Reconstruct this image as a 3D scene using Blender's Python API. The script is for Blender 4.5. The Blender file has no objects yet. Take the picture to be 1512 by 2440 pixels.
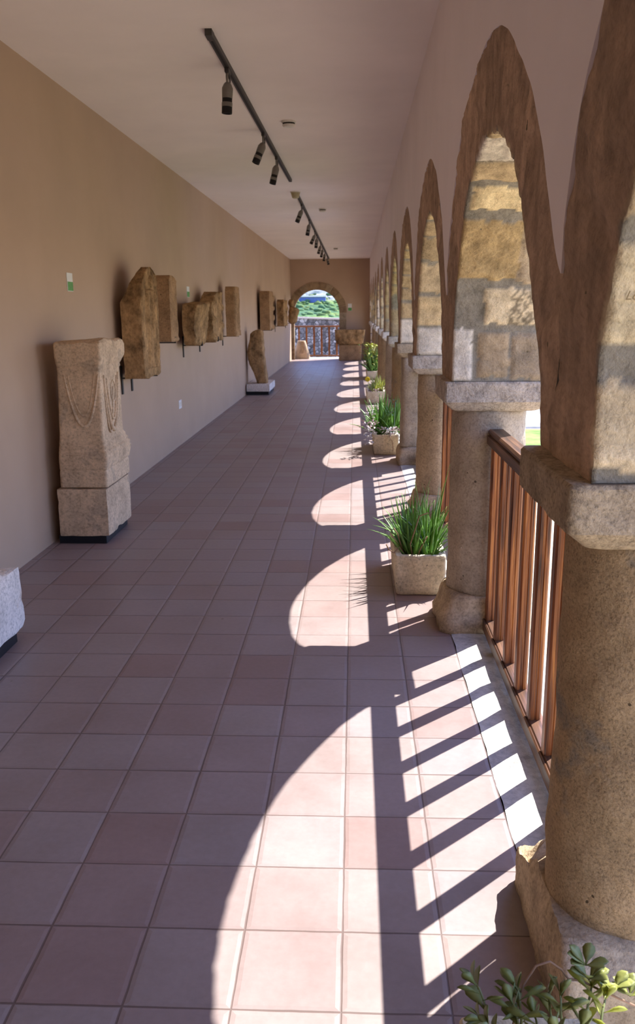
import bpy, bmesh, math, random
from mathutils import Vector, Matrix, noise
S = bpy.context.scene
C = S.collection
PI = math.pi
# ------------------------------------------------------------------ camera
cam_d = bpy.data.cameras.new('camera'); cam = bpy.data.objects.new('camera', cam_d); C.objects.link(cam)
S.camera = cam
EYE = 1.537
PITCH, YAW, ROLL = .2361, .0455, -.0096
fwd = Vector((-math.sin(YAW)*math.cos(PITCH), math.cos(YAW)*math.cos(PITCH), -math.sin(PITCH)))
rgt = Vector((math.cos(YAW), math.sin(YAW), 0)); upv = rgt.cross(fwd)
r2 = rgt*math.cos(ROLL)+upv*math.sin(ROLL); u2 = upv*math.cos(ROLL)-rgt*math.sin(ROLL)
m = Matrix((r2, u2, -fwd)).transposed().to_4x4(); m.translation = Vector((0, 0, EYE)); cam.matrix_world = m
cam_d.sensor_fit = 'VERTICAL'; cam_d.sensor_height = 36; cam_d.sensor_width = 36
cam_d.lens = 1981.76/2440*36
cam_d.clip_start = .05; cam_d.clip_end = 400
cam_d.dof.use_dof = True; cam_d.dof.focus_distance = 2.6; cam_d.dof.aperture_fstop = cam_d.lens/3.6
# ------------------------------------------------------------------ light
SUN_STRENGTH, SKY_STRENGTH, EXPOSURE = 13.4, .52, 0.07
sd = bpy.data.lights.new('sun', 'SUN'); sun = bpy.data.objects.new('sun', sd); C.objects.link(sun)
sd.energy = SUN_STRENGTH; sd.angle = .0075; sd.color = (1, .965, .92)
SUN = Vector((.56, .526, 1.0)).normalized()
sun.rotation_euler = SUN.to_track_quat('Z', 'Y').to_euler(); sun.location = (6, 4, 8)
W = bpy.data.worlds.new('world'); S.world = W; W.use_nodes = True
wn = W.node_tree.nodes; wl = W.node_tree.links
sky = wn.new('ShaderNodeTexSky'); sky.sky_type = 'NISHITA'; sky.sun_disc = False; sky.ozone_density = 4; sky.dust_density = .3
sky.sun_elevation = math.radians(52.5); sky.sun_rotation = math.atan2(.56, .526)
tint = wn.new('ShaderNodeMix'); tint.data_type = 'RGBA'; tint.blend_type = 'MULTIPLY'; tint.inputs[0].default_value = 1   # cooler, slightly violet sky
tint.inputs[7].default_value = (1.03, .95, 1.18, 1); wl.new(sky.outputs[0], tint.inputs[6]); wl.new(tint.outputs[2], wn['Background'].inputs[0]); wn['Background'].inputs[1].default_value = SKY_STRENGTH
S.view_settings.view_transform = 'Standard'; S.view_settings.look = 'None'
S.view_settings.gamma = 1; S.view_settings.use_curve_mapping = False
S.view_settings.exposure = EXPOSURE
S.cycles.max_bounces = 11; S.cycles.diffuse_bounces = 8
S.cycles.sample_clamp_indirect = 6
# ------------------------------------------------------------------ material helpers
def srgb(r, g, b):
    f = lambda c: (c/255/12.92) if c/255 <= .04045 else ((c/255+.055)/1.055)**2.4
    return (f(r), f(g), f(b))
class N:
    def __init__(s, name, rough=.8, spec=.3, metal=0):
        s.m = bpy.data.materials.new(name); s.m.use_nodes = True
        s.t = s.m.node_tree; s.b = s.t.nodes['Principled BSDF']
        s.b.inputs['Roughness'].default_value = rough; s.b.inputs['Specular IOR Level'].default_value = spec
        s.b.inputs['Metallic'].default_value = metal; s._c = None
    def new(s, typ, **kw):
        n = s.t.nodes.new('ShaderNode'+typ)
        for k, v in kw.items():
            if k in n.inputs: n.inputs[k].default_value = v
            else: setattr(n, k, v)
        return n
    def link(s, a, b): s.t.links.new(a, b)
    def coord(s, which='Object'):
        if s._c is None: s._c = s.new('TexCoord')
        return s._c.outputs[which]
    def noise(s, scale, detail=4, rough=.6, vec=None, stretch=None, dist=0):
        n = s.new('TexNoise', Scale=scale, Detail=detail, Roughness=rough, Distortion=dist)
        v = vec or s.coord()
        if stretch:
            mp = s.new('Mapping'); mp.inputs['Scale'].default_value = stretch; s.link(v, mp.inputs[0]); v = mp.outputs[0]
        s.link(v, n.inputs['Vector']); return n.outputs['Fac']
    def ramp(s, fac, stops, interp='LINEAR'):
        r = s.new('ValToRGB'); r.color_ramp.interpolation = interp; e = r.color_ramp.elements
        while len(e) < len(stops): e.new(.5)
        for i, (p, c) in enumerate(stops):
            e[i].position = p
            if isinstance(c, (int, float)): c = (c, c, c)
            e[i].color = (*c, 1)
        s.link(fac, r.inputs[0]); return r.outputs[0]
    def mix(s, fac, a, b, mode='MIX'):
        n = s.new('Mix'); n.data_type = 'RGBA'; n.blend_type = mode
        for i, v in ((0, fac), (6, a), (7, b)):
            sock = n.inputs[i]
            if hasattr(v, 'links'): s.link(v, sock)
            elif isinstance(v, (int, float)): sock.default_value = v if i == 0 else (v, v, v, 1)
            else: sock.default_value = (*v, 1)
        return n.outputs[2]
    def math(s, op, a, b=0, c=None):
        n = s.new('Math', operation=op)
        for i, v in enumerate((a, b) if c is None else (a, b, c)):
            if hasattr(v, 'links'): s.link(v, n.inputs[i])
            else: n.inputs[i].default_value = v
        return n.outputs[0]
    def color(s, sock): s.link(sock, s.b.inputs['Base Color']) if hasattr(sock, 'links') else setattr(s.b.inputs['Base Color'], 'default_value', (*sock, 1))
    def rough(s, sock): s.link(sock, s.b.inputs['Roughness'])
    def bump(s, h, strength=.4, dist=.01):
        n = s.new('Bump', Strength=strength, Distance=dist); s.link(h, n.inputs['Height'])
        if s.b.inputs['Normal'].links: s.link(s.b.inputs['Normal'].links[0].from_socket, n.inputs['Normal'])
        s.link(n.outputs[0], s.b.inputs['Normal'])
def scale(c, k): return tuple(min(1, x*k) for x in c)
def stone_mat(name, base, dark=.55, light=1.35, sc=9, pits=True, specks=False, bump=.5, patch=None, attr=False, fine=70, stretch=None, grain=1.0):
    n = N(name, .93, .12)
    a = n.noise(sc, 6, .65, stretch=stretch); f = n.noise(fine, 5, .7, stretch=stretch)
    col = n.ramp(a, [(.3, scale(base, dark)), (.5, base), (.72, scale(base, light))])
    if attr:
        at = n.new('Attribute'); at.attribute_name = 'stone'
        v = n.ramp(a, [(.28, .62), (.5, 1.0), (.75, 1.25)]); col = n.mix(1, at.outputs['Color'], v, 'MULTIPLY')
    if patch:
        p = n.noise(patch[1], 5, .62); col = n.mix(n.ramp(p, [(patch[2], 0.0), (patch[2]+.05, 1.0)]), col, patch[0])
    col = n.mix(1, col, n.ramp(f, [(.3, 1-.42*grain), (.5, 1.0), (.7, 1+.2*grain)]), 'MULTIPLY')
    if pits:
        w = n.new('TexVoronoi', Scale=26.0); n.link(n.coord(), w.inputs['Vector'])
        pk = n.math('MULTIPLY', n.math('LESS_THAN', w.outputs['Distance'], n.math('MULTIPLY', n.math('SUBTRACT', n.noise(19, 2), .42), .9)), n.math('GREATER_THAN', n.noise(7, 2), .60))
        col = n.mix(pk, col, scale(base, .3))
        n.bump(n.math('MULTIPLY', pk, -1), .6, .006)
    if specks:
        w = n.new('TexVoronoi', Scale=15.0); n.link(n.coord(), w.inputs['Vector'])
        pk = n.math('MULTIPLY', n.math('LESS_THAN', w.outputs['Distance'], .13), n.math('GREATER_THAN', n.noise(5, 2), .57))
        col = n.mix(pk, col, (.62, .55, .47))
    n.color(col)
    n.bump(f, bump*.6, .006); n.bump(a, bump, .02)
    return n.m
def plain(name, c, rough=.6, spec=.3, metal=0, var=.12, sc=14):
    n = N(name, rough, spec, metal)
    n.color(n.mix(1, c, n.ramp(n.noise(sc, 4), [(.3, 1-var), (.7, 1+var)]), 'MULTIPLY')); return n.m
def wood_mat(name, dark, mid, light, along):
    n = N(name, .42, .45)
    st = [60, 60, 60]; st[along] = 2.2
    g = n.noise(1.0, 5, .62, stretch=tuple(st), dist=.6); g2 = n.noise(1.0, 3, .6, stretch=tuple(x*.22 if i != along else .9 for i, x in enumerate(st)))
    col = n.ramp(g, [(.32, dark), (.5, mid), (.68, light)])
    col = n.mix(1, col, n.ramp(g2, [(.3, .55), (.6, 1.1)]), 'MULTIPLY')
    n.color(col); n.bump(g, .35, .003); return n.m
M = {}
# floor tiles ---------------------------------------------------------
n = N('terracotta_tile', .42, .42)
T = .25
sep = n.new('SeparateXYZ'); n.link(n.coord(), sep.inputs[0])
wob = n.noise(9, 3)
wx = n.math('ADD', n.math('DIVIDE', n.math('SUBTRACT', sep.outputs[0], -.029), T), n.math('MULTIPLY', n.math('SUBTRACT', wob, .5), .018))
wy = n.math('ADD', n.math('DIVIDE', n.math('SUBTRACT', sep.outputs[1], .06), T), n.math('MULTIPLY', n.math('SUBTRACT', wob, .5), .018))
cid = n.new('CombineXYZ'); n.link(n.math('FLOOR', wx), cid.inputs[0]); n.link(n.math('FLOOR', wy), cid.inputs[1])
wn_ = n.new('TexWhiteNoise'); n.link(cid.outputs[0], wn_.inputs['Vector'])
rnd = wn_.outputs['Value']
tile = n.ramp(rnd, [(0, (.262, .178, .160)), (.07, (.275, .195, .178)), (.2, (.282, .213, .198)), (.55, (.29, .226, .212)), (.8, (.298, .238, .220)), (1, (.285, .235, .228))])
blot = n.noise(3.2, 5, .6); fine = n.noise(45, 5, .65)
tile = n.mix(1, tile, n.ramp(blot, [(.3, (.88, .86, .85)), (.55, 1.0), (.75, (1.1, 1.09, 1.07))]), 'MULTIPLY')
tile = n.mix(1, tile, n.ramp(fine, [(.3, .93), (.7, 1.05)]), 'MULTIPLY')
vor = n.new('TexVoronoi', Scale=2.3); n.link(n.coord(), vor.inputs['Vector'])
tile = n.mix(n.math('MULTIPLY', n.math('LESS_THAN', vor.outputs['Distance'], n.math('MULTIPLY', n.math('SUBTRACT', n.noise(1.3, 3), .38), .13)), .65), tile, (.12, .075, .06))
def edge(w):
    fr = n.math('FRACT', w); return n.math('MINIMUM', fr, n.math('SUBTRACT', 1.0, fr))
ed = n.math('MINIMUM', edge(wx), edge(wy))
gw = n.math('MULTIPLY_ADD', n.noise(2.2, 2), .022, .0)
grout = n.math('LESS_THAN', ed, gw)
n.color(n.mix(n.math('MULTIPLY', grout, .78), tile, (.10, .065, .055)))
n.rough(n.ramp(blot, [(.3, .36), (.7, .5)]))
ht = n.math('MINIMUM', n.math('MULTIPLY', ed, 18.0), 1.0)
n.bump(ht, .5, .004); n.bump(fine, .12, .002); n.bump(n.math('MULTIPLY', rnd, .5), .25, .004)
M['tile'] = n.m
# plaster, concrete etc ------------------------------------------------
def plaster(name, c):
    n = N(name, .85, .2); a = n.noise(1.1, 4); f = n.noise(60, 4)
    n.color(n.mix(1, c, n.ramp(a, [(.3, .95), (.7, 1.04)]), 'MULTIPLY')); n.bump(f, .12, .002); n.bump(a, .15, .02); return n.m
M['wall_tan'] = plaster('beige_plaster', (.47, .34, .24))
M['wall_white'] = plaster('white_plaster', (.84, .77, .76))
M['ceiling'] = plaster('ceiling_plaster', (.85, .765, .71))
n = N('worn_concrete', .9, .15); a = n.noise(5, 7, .7); f = n.noise(38, 6, .7)
n.color(n.mix(1, n.ramp(a, [(.32, (.27, .26, .25)), (.5, (.50, .48, .44)), (.7, (.62, .59, .53))]), n.ramp(f, [(.3, .75), (.6, 1.05)]), 'MULTIPLY'))
n.bump(f, .5, .008); n.bump(a, .6, .02); M['concrete'] = n.m
n = N('courtyard_ground', .95, .1); a = n.noise(.55, 5, .6); f = n.noise(12, 6, .7)
gr = n.ramp(a, [(.45, (.64, .53, .37)), (.53, (.58, .49, .34)), (.6, (.24, .30, .10))])
n.color(n.mix(1, gr, n.ramp(f, [(.3, .65), (.65, 1.15)]), 'MULTIPLY')); n.bump(f, .6, .05); M['ground'] = n.m
M['arch'] = stone_mat('arch_sandstone', (.5, .4, .25), attr=True, pits=True, sc=12, bump=.7, fine=95, grain=.6)
M['arch_far'] = stone_mat('arch_sandstone_smooth', (.5, .4, .25), attr=True, pits=False, sc=9, bump=.4)
M['column_a'] = stone_mat('brown_column_stone', (.375, .262, .148), dark=.78, light=1.18, sc=7, patch=((.25, .205, .15), 3.2, .56), fine=150, bump=.9, grain=1.2)
M['column_b'] = stone_mat('shelly_column_stone', (.41, .335, .25), dark=.6, light=1.25, sc=5, specks=True, fine=95, bump=.95, grain=.9)
M['column_c'] = stone_mat('ochre_column_stone', (.44, .335, .215), dark=.7, light=1.2, sc=5, fine=80, bump=.4)
M['capital_a'] = stone_mat('tooled_capital_stone', (.38, .295, .20), dark=.62, light=1.2, sc=11, fine=100, bump=.8, pits=False, grain=1.3)
M['capital_b'] = stone_mat('grey_capital_stone', (.46, .39, .32), dark=.5, light=1.25, sc=13, fine=90, bump=1.0)
M['base'] = stone_mat('column_base_stone', (.47, .36, .235), dark=.55, light=1.3, sc=7, fine=85, bump=.8, pits=False)
M['white_block'] = stone_mat('pale_block_stone', (.62, .55, .47), dark=.7, light=1.15, sc=7, bump=.4, pits=False)
M['relief'] = stone_mat('relief_stone', (.31, .19, .09), dark=.32, light=1.75, sc=7, fine=45, bump=.6, stretch=(1, 1, .7))
M['relief_b'] = stone_mat('relief_stone_plain', (.34, .21, .11), dark=.62, light=1.3, sc=5, fine=60, bump=.4)
M['marble'] = stone_mat('weathered_marble', (.58, .43, .285), dark=.68, light=1.2, sc=5, fine=60, bump=.35, pits=False, patch=((.47, .36, .25), 4, .58))
M['marble_w'] = stone_mat('white_marble', (.72, .66, .60), dark=.8, light=1.1, sc=5, fine=60, bump=.3, pits=False, patch=((.60, .50, .40), 4, .62))
M['rubble'] = None
M['planter'] = stone_mat('planter_cement', (.63, .54, .39), dark=.72, light=1.15, sc=6, fine=60, bump=.5, patch=((.20, .17, .14), 24, .66), pits=False)
M['soil'] = stone_mat('soil', (.06, .045, .035), sc=30, bump=1, pits=False)
M['rail_y'] = wood_mat('varnished_rail_wood', (.04, .016, .008), (.12, .05, .022), (.22, .105, .05), 1)
M['rail_z'] = wood_mat('varnished_baluster_wood', (.04, .012, .004), (.24, .072, .016), (.50, .19, .04), 2)
M['rail_x'] = wood_mat('end_rail_wood', (.12, .045, .02), (.30, .13, .06), (.42, .2, .1), 0)
M['black'] = plain('black_metal_plinth', (.006, .008, .012), .45, .4)
M['steel'] = plain('dark_steel_bracket', (.035, .033, .033), .5, .4, .6)
M['track'] = plain('grey_track_metal', (.055, .05, .045), .5, .4, .3)
M['lamp'] = plain('grey_lamp_metal', (.19, .175, .15), .5, .4, .2)
M['lamp_dark'] = plain('black_lamp_band', (.012, .011, .010), .6, .3)
M['plastic'] = plain('cream_plastic', (.70, .66, .58), .5, .4)
M['plastic_shadow'] = plain('dark_sensor_gap', (.03, .025, .015), .6, .3)
M['alarm'] = plain('yellowed_plastic', (.42, .36, .20), .5, .4)
M['label_white'] = plain('white_label_card', (.72, .72, .68), .5, .3, var=.05)
M['label_green'] = plain('green_label_print', (.10, .30, .08), .5, .3, var=.3, sc=60)
M['socket'] = plain('white_wall_plate', (.75, .73, .72), .4, .4)
def leaf_mat(name, a, b, trans=.25):
    n = N(name, .42, .45); v = n.noise(9, 3)
    n.color(n.ramp(v, [(.3, a), (.7, b)])); n.b.inputs['Subsurface Weight'].default_value = 0
    tr = n.new('BsdfTranslucent'); tr.inputs[0].default_value = (*scale(b, 1.3), 1)
    mx = n.new('MixShader'); mx.inputs[0].default_value = trans
    n.link(n.b.outputs[0], mx.inputs[1]); n.link(tr.outputs[0], mx.inputs[2])
    n.link(mx.outputs[0], n.t.nodes['Material Output'].inputs[0]); return n.m
M['aloe'] = leaf_mat('aloe_leaf', (.075, .18, .03), (.23, .42, .09))
M['aloe_blue'] = leaf_mat('blue_green_leaf', (.10, .19, .13), (.24, .36, .27), .15)
M['succulent'] = leaf_mat('succulent_leaf', (.18, .20, .055), (.34, .36, .11))
M['lime'] = leaf_mat('yellow_green_leaf', (.22, .30, .04), (.52, .52, .14), .35)
M['pale_leaf'] = leaf_mat('pale_fleshy_leaf', (.62, .58, .60), (.80, .76, .76), .15)
M['pink'] = leaf_mat('pink_fleshy_leaf', (.55, .36, .40), (.70, .55, .58), .15)
M['yellow'] = leaf_mat('yellow_petal', (.85, .62, .02), (.9, .72, .05), .3)
M['twig'] = plain('dry_stem', (.30, .18, .11), .8, .2)
M['green_stem'] = plain('green_stem', (.22, .24, .10), .7, .2)
M['scratch'] = plain('scratched_line', (.30, .22, .12), .9, .1)
M['blue'] = plain('blue_painted_sheet', (.10, .15, .36), .6, .3)
# ------------------------------------------------------------------ mesh helpers
def nz(p, f, seed=0): return noise.noise(Vector((p[0]*f+seed*7.13, p[1]*f+seed*3.7, p[2]*f-seed*5.1)))
def fbm(p, f, seed=0, o=3):
    a = 0; k = 1
    for i in range(o): a += nz(p, f, seed+i*11)*k; f *= 2.1; k *= .5
    return a
def link(name, bm, mat, parent=None, off=None, smooth=True, sharp=None):
    if off is not None:
        for v in bm.verts: v.co -= Vector(off)
    me = bpy.data.meshes.new(name); bm.normal_update()
    if smooth:
        for f in bm.faces: f.smooth = True
        if sharp:
            for e in bm.edges:
                if len(e.link_faces) == 2 and e.calc_face_angle(0) > sharp: e.smooth = False
    bm.to_mesh(me); bm.free()
    for mm in (mat if isinstance(mat, (list, tuple)) else [mat]): me.materials.append(mm)
    o = bpy.data.objects.new(name, me); C.objects.link(o)
    if parent is not None: o.parent = parent
    return o
def tag(o, label, cat, group=None, kind='thing'):
    o['label'] = label; o['category'] = cat; o['kind'] = kind
    if group: o['group'] = group
    return o
def thing(name, loc, label, cat, group=None):
    o = bpy.data.objects.new(name, None); C.objects.link(o); o.location = loc; o.empty_display_size = .1
    return tag(o, label, cat, group)
def struct(name, bm, mat, smooth=False, sharp=None):
    o = link(name, bm, mat, smooth=smooth, sharp=sharp); o['kind'] = 'structure'; return o
def box(bm, x0, x1, y0, y1, z0, z1, mi=0):
    v = [bm.verts.new(p) for p in ((x0, y0, z0), (x1, y0, z0), (x1, y1, z0), (x0, y1, z0), (x0, y0, z1), (x1, y0, z1), (x1, y1, z1), (x0, y1, z1))]
    for q in ((3, 2, 1, 0), (4, 5, 6, 7), (0, 1, 5, 4), (1, 2, 6, 5), (2, 3, 7, 6), (3, 0, 4, 7)):
        f = bm.faces.new([v[i] for i in q]); f.material_index = mi
    return v
def bevbox(x0, x1, y0, y1, z0, z1, b=.003, seg=2):
    bm = bmesh.new(); box(bm, x0, x1, y0, y1, z0, z1)
    bmesh.ops.bevel(bm, geom=list(bm.edges), offset=b, segments=seg, profile=.6, affect='EDGES'); return bm
def stone_box(x0, x1, y0, y1, z0, z1, seg=.04, r=.012, amp=.004, fr=9, seed=1, chip=0, taper=None):
    """a block of cut stone: rounded, uneven, chipped at its edges"""
    bm = bmesh.new(); L = (x1-x0, y1-y0, z1-z0); n_ = [max(3, min(40, round(l/seg))) for l in L]
    V = {}
    cen = Vector(((x0+x1)/2, (y0+y1)/2, (z0+z1)/2)); h = Vector(L)/2
    def vert(i, j, k):
        key = (i, j, k)
        if key not in V:
            p = Vector((-h.x+L[0]*i/n_[0], -h.y+L[1]*j/n_[1], -h.z+L[2]*k/n_[2]))
            inn = Vector([max(-h[a]+r, min(h[a]-r, p[a])) for a in range(3)]); d = p-inn
            nrm = d.normalized() if d.length > 1e-6 else Vector((0, 0, 0))
            if d.length > 1e-6: p = inn+nrm*r
            ne = sum(1 for a in range(3) if abs(d[a]) > 1e-6)
            disp = fbm(p+cen, fr, seed)*amp
            if chip and ne >= 2: disp -= max(0, nz(p+cen, fr*1.3, seed+50)-.05)*chip
            elif chip and ne == 1:
                near = min(h[a]-abs(p[a]) for a in range(3) if abs(d[a]) < 1e-6)
                disp -= max(0, nz(p+cen, fr*1.3, seed+50)-.05)*chip*max(0, 1-near/.05)
            p = p+nrm*disp
            if taper:
                t = (p.z+h.z)/L[2]; p.x *= 1+(taper-1)*(1-t); p.y *= 1+(taper-1)*(1-t)
            V[key] = bm.verts.new(p+cen)
        return V[key]
    def face(ax, side):
        a, b = [q for q in range(3) if q != ax]
        for i in range(n_[a]):
            for j in range(n_[b]):
                q = []
                for di, dj in ((0, 0), (1, 0), (1, 1), (0, 1)):
                    idx = [0, 0, 0]; idx[ax] = n_[ax]*side; idx[a] = i+di; idx[b] = j+dj; q.append(vert(*idx))
                flip = (side == 0) ^ (ax == 1)
                bm.faces.new(q[::-1] if flip else q)
    for ax in range(3):
        for sd_ in (0, 1): face(ax, sd_)
    return bm
def ring_pts(hx, hy, n_, p=2.0, cx=0, cy=0):
    out = []; n_ = 4*math.ceil(n_/4)
    if p >= 9:        # worked square block: even steps along the sides, slightly rounded corners
        rc = min(.35*min(hx, hy), .05/p*6); per = []; k = n_//4
        for q in range(4):
            for i in range(k):
                u = -1+2*(i+.5)/k
                per.append(((1, u), (-u, 1), (-1, -u), (u, -1))[q])
        for ux, uy in per:
            x, y = ux*hx, uy*hy; ix, iy = max(-hx+rc, min(hx-rc, x)), max(-hy+rc, min(hy-rc, y)); d = Vector((x-ix, y-iy))
            if d.length > 1e-9: d = d.normalized()*rc
            out.append((cx+ix+d.x, cy+iy+d.y))
        return out
    for i in range(n_):
        a = 2*PI*(i+.5)/n_-PI/4; c, s = math.cos(a), math.sin(a)
        k = (abs(c)**p+abs(s)**p)**(-1/p); out.append((cx+hx*c*k, cy+hy*s*k))
    return out
def stack(levels, n_=48, dz=.03, amp=.003, fr=9, seed=1, cap=True):
    """levels (z, hx, hy, power, cx, cy): rings of a turned or squared body, uneven like worked stone"""
    bm = bmesh.new(); rows = []; n_ = 4*math.ceil(n_/4)
    seq = []
    for A, B in zip(levels, levels[1:]):
        k = max(1, int(abs(B[0]-A[0])/dz))
        for i in range(k): seq.append([a+(b-a)*i/k for a, b in zip(A, B)])
    seq.append(list(levels[-1]))
    for z, hx, hy, p, cx, cy in seq:
        row = []
        for x, y in ring_pts(hx, hy, n_, p, cx, cy):
            d = Vector((x-cx, y-cy, 0)); d.normalize(); q = Vector((x, y, z))
            row.append(bm.verts.new(q+d*fbm(q, fr, seed)*amp))
        rows.append(row)
    for A, B in zip(rows, rows[1:]):
        for i in range(n_): bm.faces.new((A[i], A[(i+1) % n_], B[(i+1) % n_], B[i]))
    if cap: bm.faces.new(rows[0][::-1]); bm.faces.new(rows[-1])
    return bm
def tube(bm, pts, rad, n_=8, mi=0, capends=True):
    pts = [Vector(p) for p in pts]; rows = []; prev = None
    for i, p in enumerate(pts):
        t = (pts[min(i+1, len(pts)-1)]-pts[max(i-1, 0)]).normalized()
        ref = Vector((0, 0, 1)) if abs(t.z) < .9 else Vector((1, 0, 0))
        a = t.cross(ref).normalized() if prev is None else (prev-t*prev.dot(t)).normalized()
        prev = a; b = t.cross(a); r = rad[i] if isinstance(rad, (list, tuple)) else rad
        rows.append([bm.verts.new(p+(a*math.cos(2*PI*k/n_)+b*math.sin(2*PI*k/n_))*r) for k in range(n_)])
    for A, B in zip(rows, rows[1:]):
        for k in range(n_):
            f = bm.faces.new((A[k], A[(k+1) % n_], B[(k+1) % n_], B[k])); f.material_index = mi
    if capends:
        for q in (rows[0][::-1], rows[-1]): bm.faces.new(q).material_index = mi
def prism(poly, axis, a0, a1, bm=None, mi=0):
    """poly of 2-D points extruded along an axis (0 x, 1 y, 2 z)"""
    bm = bm or bmesh.new()
    def P(u, v, a): return ((a, u, v), (u, a, v), (u, v, a))[axis]
    A = [bm.verts.new(P(u, v, a0)) for u, v in poly]; B = [bm.verts.new(P(u, v, a1)) for u, v in poly]; k = len(poly)
    fs = [bm.faces.new(A), bm.faces.new(B)]
    for i in range(k): fs.append(bm.faces.new((A[i], A[(i+1) % k], B[(i+1) % k], B[i])))
    for f in fs: f.material_index = mi
    bmesh.ops.recalc_face_normals(bm, faces=fs); return bm
def slab(rows, xb, xf, nu=18, nv=40, amp=.006, fr=12, seed=1, relief=None, back_amp=.004, edge=.02):
    """a relief slab hung on the left wall. rows: (z, y0, y1) outline from bottom to top; front at x = xf, back at x = xb"""
    bm = bmesh.new(); F = []; B = []
    z0, z1 = rows[0][0], rows[-1][0]
    def at(z):
        for A, Bq in zip(rows, rows[1:]):
            if z <= Bq[0]+1e-9:
                t = (z-A[0])/max(1e-6, Bq[0]-A[0]); return A[1]+(Bq[1]-A[1])*t, A[2]+(Bq[2]-A[2])*t
        return rows[-1][1:]
    for j in range(nv+1):
        v = j/nv; z = z0+(z1-z0)*v; a, b = at(z); fr_, bk = [], []
        for i in range(nu+1):
            u = i/nu; y = a+(b-a)*u; p = Vector((xf, y, z))
            e = min(u*(b-a), (1-u)*(b-a), v*(z1-z0), (1-v)*(z1-z0))
            d = fbm(p, fr, seed)*amp - max(0, 1-e/edge)**2*edge*.5
            if relief: d += relief(u, v)
            jy = fbm(p, fr*.7, seed+5)*amp if 0 < i < nu else fbm(p, fr, seed+9)*amp*1.3
            jz = fbm(p, fr*.7, seed+6)*amp*(2 if j in (0, nv) else .3)
            fr_.append(bm.verts.new((xf+d, y+jy, z+jz)))
            bk.append(bm.verts.new((xb+fbm(p, fr, seed+3)*back_amp, y+jy, z+jz)))
        F.append(fr_); B.append(bk)
    for j in range(nv):
        for i in range(nu):
            bm.faces.new((F[j][i], F[j][i+1], F[j+1][i+1], F[j+1][i]))
            bm.faces.new((B[j][i+1], B[j][i], B[j+1][i], B[j+1][i+1]))
        bm.faces.new((B[j][0], F[j][0], F[j+1][0], B[j+1][0])); bm.faces.new((F[j][nu], B[j][nu], B[j+1][nu], F[j+1][nu]))
    for i in range(nu):
        bm.faces.new((B[0][i], B[0][i+1], F[0][i+1], F[0][i])); bm.faces.new((F[nv][i], F[nv][i+1], B[nv][i+1], B[nv][i]))
    bmesh.ops.subdivide_edges(bm, edges=[e for e in bm.edges if abs(e.verts[0].co.x-e.verts[1].co.x) > .6*(xf-xb)], cuts=4, use_grid_fill=True)
    for v in bm.verts:
        if xb+.01 < v.co.x < xf-.01: v.co.y += fbm(v.co, fr, seed+21)*amp*.8
    return bm
# ------------------------------------------------------------------ the room
XL = -2.08                      # left wall
def A(y): return .435+.0022*y   # inner face of the arcade wall
XT = .41                        # its thickness
YE = 28.0                       # end wall
def ZC(y): return 3.085+.004*y
NEAR = [-.77, 1.52, 3.81, 6.10, 8.42, 10.80, 13.17, 15.56, 18.05, 20.40, 22.70, 25.15, 27.55]   # near faces of the piers
PW, SPL = .46, .32
bm = bmesh.new(); box(bm, XL-.3, .473, -9, YE+.25, -.12, 0); struct('floor', bm, M['tile'])
bm = bmesh.new()
ys = [-9]+[i for i in range(-8, 29)]+[YE+.25]
for (za, zb) in ((0, .18),):
    lo = [[bm.verts.new((x, y, ZC(y))) for x in (XL-.3, A(y)+XT+.05)] for y in ys]
    hi = [[bm.verts.new((x, y, ZC(y)+.18)) for x in (XL-.3, A(y)+XT+.05)] for y in ys]
    for i in range(len(ys)-1):
        bm.faces.new((lo[i][0], lo[i+1][0], lo[i+1][1], lo[i][1])); bm.faces.new((hi[i][0], hi[i][1], hi[i+1][1], hi[i+1][0]))
        for k in (0, 1): bm.faces.new((lo[i][k], hi[i][k], hi[i+1][k], lo[i+1][k]))
    bm.faces.new((lo[0][0], lo[0][1], hi[0][1], hi[0][0])); bm.faces.new((lo[-1][1], lo[-1][0], hi[-1][0], hi[-1][1]))
bmesh.ops.recalc_face_normals(bm, faces=bm.faces); struct('ceiling', bm, M['ceiling'])
bm = bmesh.new(); box(bm, XL-.25, XL, -9, YE, -.1, 3.5); struct('wall_left', bm, M['wall_tan'])
bm = bmesh.new(); box(bm, XL-.25, .9, -9.25, -9, -.1, 3.4); struct('wall_front', bm, M['wall_tan'])  # unseen, set far back and tan so less light reaches camera-facing sides
# end wall with its arched doorway
DX, DR, DZ = -1.24, .745, 1.50
bm = bmesh.new()
arc = [(DX+DR*math.cos(PI*i/40), DZ+DR*math.sin(PI*i/40)) for i in range(41)]
zt = 3.4; x0, x1 = XL-.25, A(YE)+XT+.1
for y, flip in ((YE, 0), (YE+.25, 1)):
    P = [bm.verts.new((x, y, z)) for x, z in arc]; Tq = [bm.verts.new((x, y, zt)) for x, z in arc]
    fs = [bm.faces.new((P[i], P[i+1], Tq[i+1], Tq[i])) for i in range(40)]
    R = [bm.verts.new(q) for q in ((x1, y, -.1), (x1, y, zt), (DX+DR, y, -.1))]
    fs.append(bm.faces.new((R[0], R[1], Tq[0], P[0], R[2])))
    Lq = [bm.verts.new(q) for q in ((x0, y, -.1), (x0, y, zt), (DX-DR, y, -.1))]
    fs.append(bm.faces.new((Lq[0], Lq[2], P[40], Tq[40], Lq[1])))
bmesh.ops.remove_doubles(bm, verts=bm.verts, dist=1e-5)
for f in bm.faces: pass
edges = [(DX+DR, -.1)]+arc+[(DX-DR, -.1)]
for a, b in zip(edges, edges[1:]):
    bm.faces.new([bm.verts.new(q) for q in ((a[0], YE, a[1]), (b[0], YE, b[1]), (b[0], YE+.25, b[1]), (a[0], YE+.25, a[1]))])
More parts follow.
